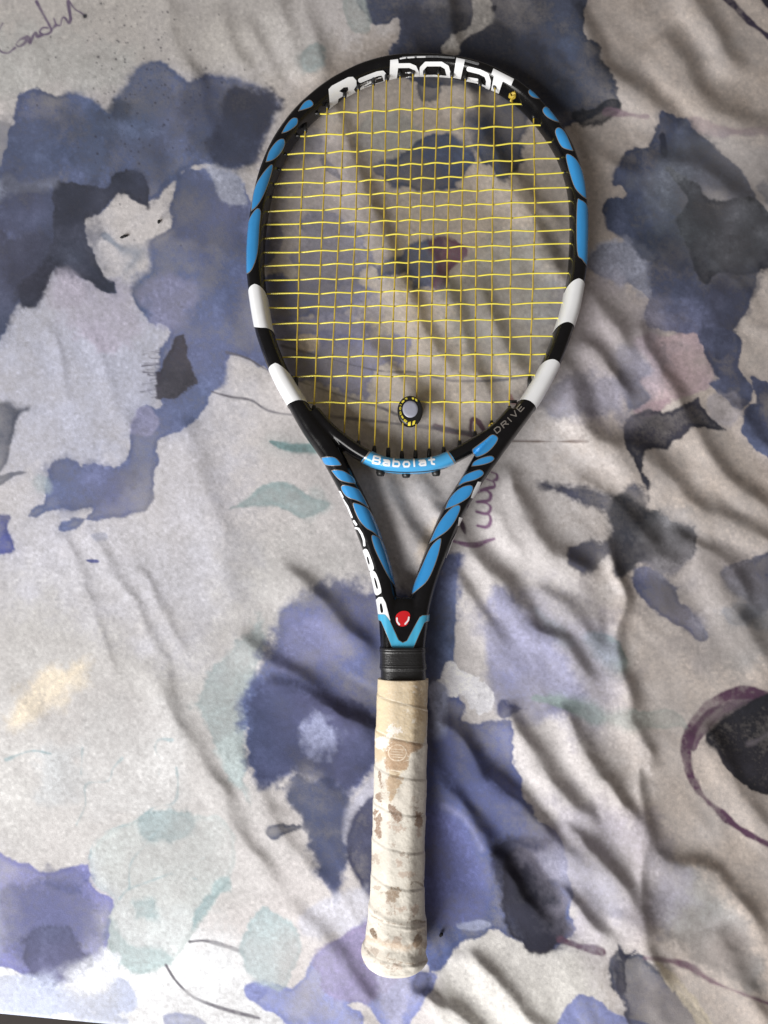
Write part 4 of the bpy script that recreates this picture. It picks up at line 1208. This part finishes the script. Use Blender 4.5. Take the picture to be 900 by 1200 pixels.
for i in range(16):
    (xt, yt), (xb, yb) = mains_top[i], mains_bot[i]
    ks = []
    for j in range(19):
        y = np.mean([cr_l[j][1], cr_r[j][1]])
        for _ in range(3): y = crossy(j, mainx(i, y))
        if yt + 3 < y < yb - 3: ks.append((y, 1 if (i + j) % 2 else -1))
    ys = np.linspace(yt - 5, yb + 4, 120)
    zz = np.interp(ys, [yt - 5] + [k[0] for k in ks] + [yb + 4], [0] + [k[1] for k in ks] + [0])
    zz = np.sin(zz * np.pi / 2) * AMP
    pts = P(mainx(i, ys), ys, ZS); pts[:, 2] += zz
    vv, ff = tube(pts, 0.00057, 8)
    mesh_obj('main_string', vv, ff, M['mains'], racket)
    grommet(P(xt, yt - 2, ZS), P(xt, yt + 5, ZS) - P(xt, yt, ZS), L=0.004)
    grommet(P(xb, yb + 2, ZS), P(xb, yb - 5, ZS) - P(xb, yb, ZS), L=0.005)
for j in range(19):
    (xl, yl), (xr, yr) = cr_l[j], cr_r[j]
    ks = []
    for i in range(16):
        x = mains_mid[i]
        for _ in range(3): x = mainx(i, crossy(j, x))
        if xl + 2 < x < xr - 2: ks.append((x, -1 if (i + j) % 2 else 1))
    xs = np.linspace(xl - 4, xr + 4, 160)
    zz = np.interp(xs, [xl - 4] + [k[0] for k in ks] + [xr + 4], [0] + [k[1] for k in ks] + [0])
    zz = np.sin(zz * np.pi / 2)
    pts = P(xs, crossy(j, xs) - 0.22 * zz + 0.25 * np.sin(xs * 0.05 + j * 1.7), ZS); pts[:, 2] += zz * AMP
    vv, ff = tube(pts, 0.00061, 8)
    mesh_obj('cross_string', vv, ff, M['crosses'], racket)
    grommet(P(xl - 2, yl, ZS), (1, 0, 0), r=0.0012, L=0.0012)
    grommet(P(xr + 2, yr, ZS), (-1, 0, 0), r=0.0012, L=0.0012)
# three barrels below the bridge
for x in (446, 476, 511):
    y = 551 + (0 if x != 476 else 2)
    grommet(P(x, y, ZC - 0.002), (0, -1, 0), r=0.0032, L=0.0042)
g = grom.build('grommets', M['plastic'], racket)
g['kind'] = 'stuff'
# knots
kb = MB()
kp = P(600.5, 112, ZS + 0.0045)
ang = np.linspace(0, 4 * np.pi, 40)
kb.add(*tube(np.stack([kp[0] + 0.0022 * np.cos(ang), kp[1] + 0.0016 * np.sin(ang), kp[2] + 0.0012 * np.sin(ang * 1.5)], -1), 0.0008, 7))
kb.add(*tube(np.array([kp, kp + [0.002, 0.0030, 0.001], kp + [0.0034, 0.0064, 0.0014]]), 0.0008, 7))
kb.add(*tube(np.array([kp, kp + [-0.001, -0.003, -0.002], P(601, 120, ZS)]), 0.0008, 7))
kb.build('string_knot', M['mains'], racket)
kb = MB()
kp = P(577, 499, ZS + 0.002)
kb.add(*tube(np.stack([kp[0] + 0.0020 * np.cos(ang), kp[1] + 0.0014 * np.sin(ang), kp[2] + 0.0012 * np.sin(ang * 1.5)], -1), 0.0008, 7))
kb.build('string_knot', M['mains'], racket)

# ------------------------------------------------------------------ handle: collar and worn overgrip
ZH = 0.011
rows = []
for t in np.linspace(0, 1, 60):
    y = 759 + t * 41
    yy = t * 41
    g_ = 0.0
    if yy < 27:
        g_ = 0.9 + 0.7 * (math.exp(-((yy - 2.0) / 1.2) ** 2) + math.exp(-((yy - 5.0) / 0.9) ** 2) + math.exp(-((yy - 24) / 1.2) ** 2) + 0.7 * math.exp(-((yy - 21) / 0.8) ** 2)) + 0.12 * math.sin(yy * 3.2)
    rows.append((y, 446.2 - g_, 497.2 + g_ + 0.05 * yy, 0.0128 + 0.0005 * g_))
vv, ff = loft(rows, 72, 3.2, ZH)
mesh_obj('rubber_collar', vv, ff, M['rubber'], racket)

GRIP = [(797, 443.2, 501), (800, 442.8, 501.2), (830, 441.6, 500.8), (860, 440.2, 500.2), (900, 439, 499.6), (940, 437.8, 499), (997, 436, 497.4), (1040, 434.6, 496.8), (1062, 433.4, 496.8),
        (1078, 431.8, 497.6), (1089, 429.8, 499.2), (1103, 426.2, 501.2), (1116, 424.3, 502.4), (1126, 424.6, 502.2), (1132, 425.6, 501.4), (1137, 428.5, 499), (1140.5, 433, 495), (1143, 440, 489), (1144.6, 450, 478), (1145.2, 460, 468)]
GR = np.array(GRIP)
NA = 300
ss = np.concatenate([np.arange(797, 1132, 0.62), np.arange(1132, 1145.2, 0.35)])
lx = np.interp(ss, GR[:, 0], GR[:, 1]); rx = np.interp(ss, GR[:, 0], GR[:, 2])
for _ in range(8):
    lx[1:-1] = (lx[:-2] + 2 * lx[1:-1] + lx[2:]) / 4; rx[1:-1] = (rx[:-2] + 2 * rx[1:-1] + rx[2:]) / 4
La = P(lx, ss, ZH); Ra = P(rx, ss, ZH)
La[:, 1] = P(lx, ss, ZH + 0.010)[:, 1]; Ra[:, 1] = P(rx, ss, ZH + 0.010)[:, 1]
cen = (La + Ra) / 2; hw = np.linalg.norm(Ra - La, axis=1) / 2
cen[:, 2] += np.interp(ss, [797, 1060, 1110, 1145], [0.0012, 0.002, 0.002, 0.001])
phi = np.linspace(0, 2 * np.pi, NA, endpoint=False)
dirs = np.arange(8) * np.pi / 4
NG, NS = len(ss), NA
nz1 = fbm(NG, NS, 40, 4, 201); nz2 = fbm(NG, NS, 9, 3, 203); nz3 = fbm(NG, NS, 90, 3, 209)
# make the noise close on itself round the handle
bl = np.clip(np.arange(NS) / 40.0, 0, 1)
for nz in (nz1, nz2, nz3):
    nz[:] = nz * bl + np.roll(nz, 1, axis=1)[:, -1:] * (1 - bl)
turn = (np.pi - phi) / (2 * np.pi)
turn = np.where(turn < -0.5, turn + 1, turn)
ph = (ss[:, None] - 812.5) / 42.5 - turn[None, :] * 1.0 * 0.85
fr = ph - np.floor(ph)
fr = (fr + 0.012 * nz1) % 1.0
saw = (1 - fr) * sstep(0.0, 0.10, fr)                  # tape edge sits proud just below each seam
seam = np.exp(-((fr - 0.02) / 0.03) ** 2)
disp = 0.00052 * saw - 0.00004 * seam + 0.00013 * nz1 + 0.00006 * nz2
low = sstep(1040, 1100, ss)[:, None]
disp += low * (0.0004 * nz3 + 0.00025 * nz1)
# two folds of tape where the butt flares
for (yc, sl_, a) in ((1076, 9, 0.0007), (1110, 7, -0.0008), (1124, 4, 0.0006)):
    yl_ = yc + sl_ * np.cos(phi)[None, :] + 4 * np.cos(2 * phi)[None, :] * (yc > 1100)
    disp += a * np.exp(-((ss[:, None] - yl_) / (4.0 if yc < 1100 else 6.0)) ** 2)
fade = sstep(1145, 1134, ss)[:, None]
disp *= fade
verts = np.zeros((NG, NS, 3))
for k in range(NG):
    w_ = hw[k]; h_ = min(hw[k], 0.0205) * 0.86
    hs_ = np.array([w_, (w_ + h_) / 2 * 0.985, h_, (w_ + h_) / 2 * 0.985] * 2)
    e = np.interp(ss[k], [1060, 1100], [14, 9])
    r = sum((np.maximum(0, np.cos(phi - dirs[q])) / hs_[q]) ** e for q in range(8)) ** (-1 / e)
    r = r + disp[k]
    verts[k] = cen[k] + (r * np.cos(phi))[:, None] * np.array([1.0, 0, 0]) + (r * np.sin(phi))[:, None] * np.array([0, 0, 1.0])

# wear of the tape, with some light and shade painted in
GSC = 4
gh, gw = 372 * GSC, 110 * GSC                           # picture window x 410..520, y 785..1157
gcan = np.zeros((gh, gw, 3)) + lin((212, 207, 197))
gy, gx_ = np.mgrid[0:gh, 0:gw].astype(float)
gx_ = 410 + gx_ / GSC; gy = 785 + gy / GSC
g_e = fbm(gh, gw, 14, 5, 301, 0.75); g_m = fbm(gh, gw, 60, 4, 307); g_f = fbm(gh, gw, 5, 3, 311)
gcan *= (1 + 0.05 * g_m + 0.03 * g_f)[..., None]


def worn(pts, col, op=0.85, soft=0.8, amp=1.6, sm=True, stroke=None):
    pts = np.asarray(pts, float)
    if stroke:
        d = seg_dist(gx_, gy, spline(pts, 5))[0] - stroke / 2
    else:
        d = poly_sdf(gx_, gy, spline(pts, 3, True) if sm else pts)
    a = sstep(soft, -soft, d + amp * g_e) * op * (1 + 0.2 * g_f)
    a = np.clip(a, 0, 1)[..., None]
    gcan[:] = gcan * (1 - a) + lin(col) * a


G6 = lambda p: Z(390, 740, 5.456, p)
G7 = lambda p: Z(390, 940, 5.22, p)
TAN, BRN = (205, 188, 160), (146, 124, 108)
worn(G6([(250, 280), (640, 280), (630, 600), (580, 715), (500, 770), (480, 870), (430, 920), (440, 960), (370, 1090), (350, 1000), (350, 860), (320, 810), (240, 840), (240, 600)]), TAN, 0.95, 1.5, 1.5)
worn(G6([(270, 300), (340, 300), (335, 640), (265, 660)]), (222, 206, 172), 0.6, 6, 1)  # warm light on the upper left, painted into the tape colour
worn(G6([(500, 340), (560, 340), (590, 560), (520, 560)]), (180, 156, 122), 0.6, 5, 2)  # darker tone down the right side
worn(G6([(372, 690), (575, 722), (525, 770), (488, 800), (474, 880), (350, 888), (335, 800)]), (176, 148, 122), 0.85, 1.2, 1.2)
worn(G6([(350, 920), (430, 925), (440, 960), (368, 1092), (352, 1010)]), (176, 152, 126), 0.85, 1.0, 1.6)
worn(G6([(270, 690), (340, 660), (358, 600), (400, 600), (432, 640), (372, 680), (352, 740), (290, 756)]), (232, 226, 218), 0.95, 0.8, 2)
worn(G6([(500, 780), (570, 770), (600, 600), (612, 600), (612, 1160), (400, 1110), (390, 1080), (470, 960), (490, 880)]), (218, 212, 202), 0.9, 0.8, 1.4)
for s in ([(300, 420), (400, 445), (500, 478), (612, 510)], [(280, 630), (370, 672), (480, 700), (578, 716)], [(356, 884), (410, 892), (462, 904)]):  # pale lines drawn along the tape seams
    worn(G6(s), (236, 226, 208), 0.85, 0.4, 0.3, stroke=0.9)
cc = G6([(412, 776)])[0]
a = np.linspace(0, 2 * np.pi, 25)
worn(np.stack([cc[0] + 10.4 * np.cos(a), cc[1] + 9.4 * np.sin(a)], -1), (228, 214, 194), 0.85, 0.35, 0.2, stroke=0.8)
for q in (-4.6, -1.6, 1.6, 4.6):
    worn([(cc[0] - 7.5, cc[1] + q), (cc[0] + 7.5, cc[1] + q + 1.2)], (226, 212, 192), 0.75, 0.35, 0.2, stroke=0.6)
worn(G6([(470, 825), (490, 820), (500, 780), (530, 770)]), (230, 218, 200), 0.8, 0.4, 0.3, stroke=0.8)
for s in ([(288, 895), (306, 905), (316, 1000), (300, 975)], [(276, 1045), (306, 1035), (312, 1085), (285, 1080)], [(530, 1150), (570, 1165), (560, 1200), (530, 1195)]):
    worn(G6(s), BRN, 0.9, 0.6, 1.0)
for s in ([(250, 38), (300, 82), (292, 150), (302, 222), (264, 204), (260, 120)], [(345, 10), (392, 40), (424, 80), (410, 124), (372, 102), (350, 66)], [(500, 112), (520, 78), (547, 85), (547, 152), (508, 150)]):
    worn(G7(s), BRN, 0.92, 0.6, 0.9)
worn(G7([(262, 90), (300, 40)]), (222, 214, 204), 0.9, 0.5, 0.4, stroke=1.6)
for s in ([(335, 140), (380, 125), (440, 150), (400, 185)], [(515, 160), (545, 160), (530, 200)], [(390, 360), (420, 360), (420, 390), (400, 390)], [(400, 430), (500, 430), (500, 460), (410, 465)],
          [(370, 990), (430, 985), (430, 1015), (380, 1015)], [(385, 640), (440, 640), (440, 670), (400, 680)], [(480, 640), (520, 630), (515, 680), (485, 690)], [(370, 820), (410, 815), (405, 865), (375, 870)]):
    worn(G7(s), (176, 152, 136), 0.55, 1.0, 2.4)
worn(G7([(332, 530), (412, 524), (412, 560), (380, 605), (335, 602)]), (150, 132, 114), 0.85, 0.9, 1.8)
worn(G7([(228, 782), (250, 772), (270, 832), (240, 824)]), (116, 94, 74), 0.9, 0.7, 0.6)
worn(G7([(488, 856), (520, 802), (548, 838), (520, 882), (490, 888)]), (122, 100, 82), 0.9, 0.7, 0.6)
worn(G7([(195, 830), (330, 868), (450, 890), (570, 868)]), (178, 154, 130), 0.6, 3.5, 1.4, stroke=7)  # shading where the butt flares, painted as a light brown band
worn(G7([(240, 700), (380, 745), (480, 742), (560, 735)]), (150, 132, 116), 0.6, 0.9, 1.0, stroke=1.5)
worn(G7([(480, 500), (500, 485), (540, 505), (555, 515)]), (128, 114, 100), 0.7, 0.7, 0.8, stroke=1.5)
worn(G7([(470, 735), (510, 725), (560, 735)]), (112, 98, 84), 0.75, 0.7, 0.8, stroke=2.2)
worn(G7([(190, 975), (260, 980)]), (160, 140, 120), 0.6, 0.6, 0.6, stroke=1.0)
worn(G7([(300, 945), (400, 975), (500, 990), (580, 970)]), (168, 148, 128), 0.6, 0.6, 0.9, stroke=1.0)
# ground-in grime and thin spots
gr2 = fbm(gh, gw, 30, 5, 331, 0.75); gr3 = fbm(gh, gw, 110, 3, 337)
lowm = sstep(880, 960, gy)
k_ = (0.55 * lowm * sstep(1.15, 1.55, gr2 + 0.55 * gr3))[..., None]
gcan = gcan * (1 - k_) + lin((150, 130, 116)) * k_
k_ = (0.35 * lowm * sstep(0.2, 1.6, gr3 + 0.4 * g_f))[..., None]
gcan = gcan * (1 - k_) + lin((184, 172, 158)) * k_
k_ = (0.6 * (1 - lowm) * sstep(1.3, 1.7, gr2))[..., None]
gcan = gcan * (1 - k_) + lin((226, 220, 210)) * k_
gcan = np.clip(gcan, 0.02, 0.85)
gp = to_px(verts)
wc = bil(gcan, (gp[..., 0] - 410) * GSC, (gp[..., 1] - 785) * GSC)
gf = grid_faces(NG, NS)
gf.append(tuple(range(NS))[::-1]); gf.append(tuple(range((NG - 1) * NS, NG * NS)))
gm = bpy.data.meshes.new('overgrip')
gm.from_pydata(verts.reshape(-1, 3).tolist(), [], gf)
gm.update()
ga = gm.color_attributes.new('wear', 'FLOAT_COLOR', 'POINT')
ga.data.foreach_set('color', np.concatenate([wc.reshape(-1, 3), np.ones((NG * NS, 1))], 1).reshape(-1).astype(np.float32))
mesh_obj('overgrip', None, None, M['grip'], racket, me=gm)
print('grip', round(time.time() - T0, 1))

# ------------------------------------------------------------------ vibration dampener held by the strings
damp = bpy.data.objects.new('vibration_dampener', None)
COL.objects.link(damp)
tag(damp, 'round black vibration dampener with a grey centre clipped into the lowest strings', 'dampener')
dc = P(480.5, 483, ZS)
damp.location = dc
RX, RY = 0.0093, 0.0110


def lathe_oval(prof, n=64, cy=0.0):
    a = np.linspace(0, 2 * np.pi, n, endpoint=False)
    v = []
    for (k, z) in prof:
        v.append(np.stack([RX * k * np.cos(a), RY * k * np.sin(a) + cy, np.full(n, z)], -1))
    v = np.array(v)
    return v, grid_faces(len(prof), n) + [tuple(range(n))[::-1], tuple(range((len(prof) - 1) * n, len(prof) * n))]


v, f = lathe_oval([(0.80, -0.0050), (0.92, -0.0046), (0.96, -0.0032), (0.82, -0.0012), (0.82, 0.0012), (0.99, 0.0030), (1.0, 0.0042), (0.95, 0.0050), (0.85, 0.0053), (0.70, 0.0053)])
body = mesh_obj('rubber_body', v.reshape(-1, 3), f, M['rubber'], damp)
v, f = lathe_oval([(0.60, 0.0040), (0.60, 0.00545), (0.56, 0.0058), (0.40, 0.0059), (0.1, 0.0060)])
v = v.reshape(-1, 3); v[:, 1] = v[:, 1] * 0.95 + 0.0008
mesh_obj('grey_centre', v, f, M['gel'], damp)
bvs = [Vector(dc) + p.co for p in body.data.vertices]
DB = BVHTree.FromPolygons(bvs, [tuple(p.vertices) for p in body.data.polygons])
D11 = lambda p: Z(440, 450, 11.25, p)


def dampen_decal(sh):
    o = decal('yellow_letter', sh, M['yellow'], damp, 0.0002, 0.25, bvh=DB, zref=ZS + 0.0053)
    if o:
        co = np.array([v.co for v in o.data.vertices]) - dc
        o.data.vertices.foreach_set('co', co.reshape(-1).astype(np.float32)); o.data.update()


for sh in text_shapes('Babolat', D11([(415, 490), (365, 440), (335, 370), (340, 290), (370, 235), (430, 190)]), 1.9, 0.62, 0.25):
    dampen_decal(sh)
dampen_decal([('poly', D11([(430, 505), (466, 495), (462, 548), (428, 552)]))])
dampen_decal([('poly', D11([(492, 490), (526, 480), (516, 528), (484, 542)]))])
dampen_decal([('poly', D11([(478, 178), (506, 180), (510, 204), (486, 204)]))])
dampen_decal([('poly', D11([(522, 190), (548, 202), (552, 236), (526, 218)]))])


# ------------------------------------------------------------------ lint on the cloth
def speck(px, py, L, w, ang, label):
    hz = -0.0045 + float(bil(hgt, np.array([px + MX]), np.array([py + MY]))[0]) * 0.001
    c = P(px, py, hz + w * 0.5)
    d = np.array([math.cos(ang), math.sin(ang), 0.0])
    t = np.linspace(-1, 1, 9)
    pts = c + np.outer(t * L / 2, d) + np.outer(np.sin(t * 2.2) * L * 0.10, [-d[1], d[0], 0]) + np.outer(1 - t * t, [0, 0, w * 0.3])
    vv, ff = tube(pts, w / 2 * np.array([.35, .8, 1.1, .9, 1.0, 1.2, .9, .7, .3]), 7)
    o = mesh_obj('lint_speck', vv - c, ff, M['lint'])
    o.location = c
    tag(o, label, 'lint', 'specks of lint on the sheet')


speck(145.5, 277.5, 0.0062, 0.0019, 0.05, 'long black lint speck lying flat on the pale patch left of the racket head')
speck(186.5, 260, 0.0030, 0.0020, 0.9, 'short black lint speck on the pale patch, right of the long one')
speck(517, 1095, 0.0028, 0.0022, 0.4, 'dark blue lint speck on blue cloth right of the grip butt')
print('done', round(time.time() - T0, 1))
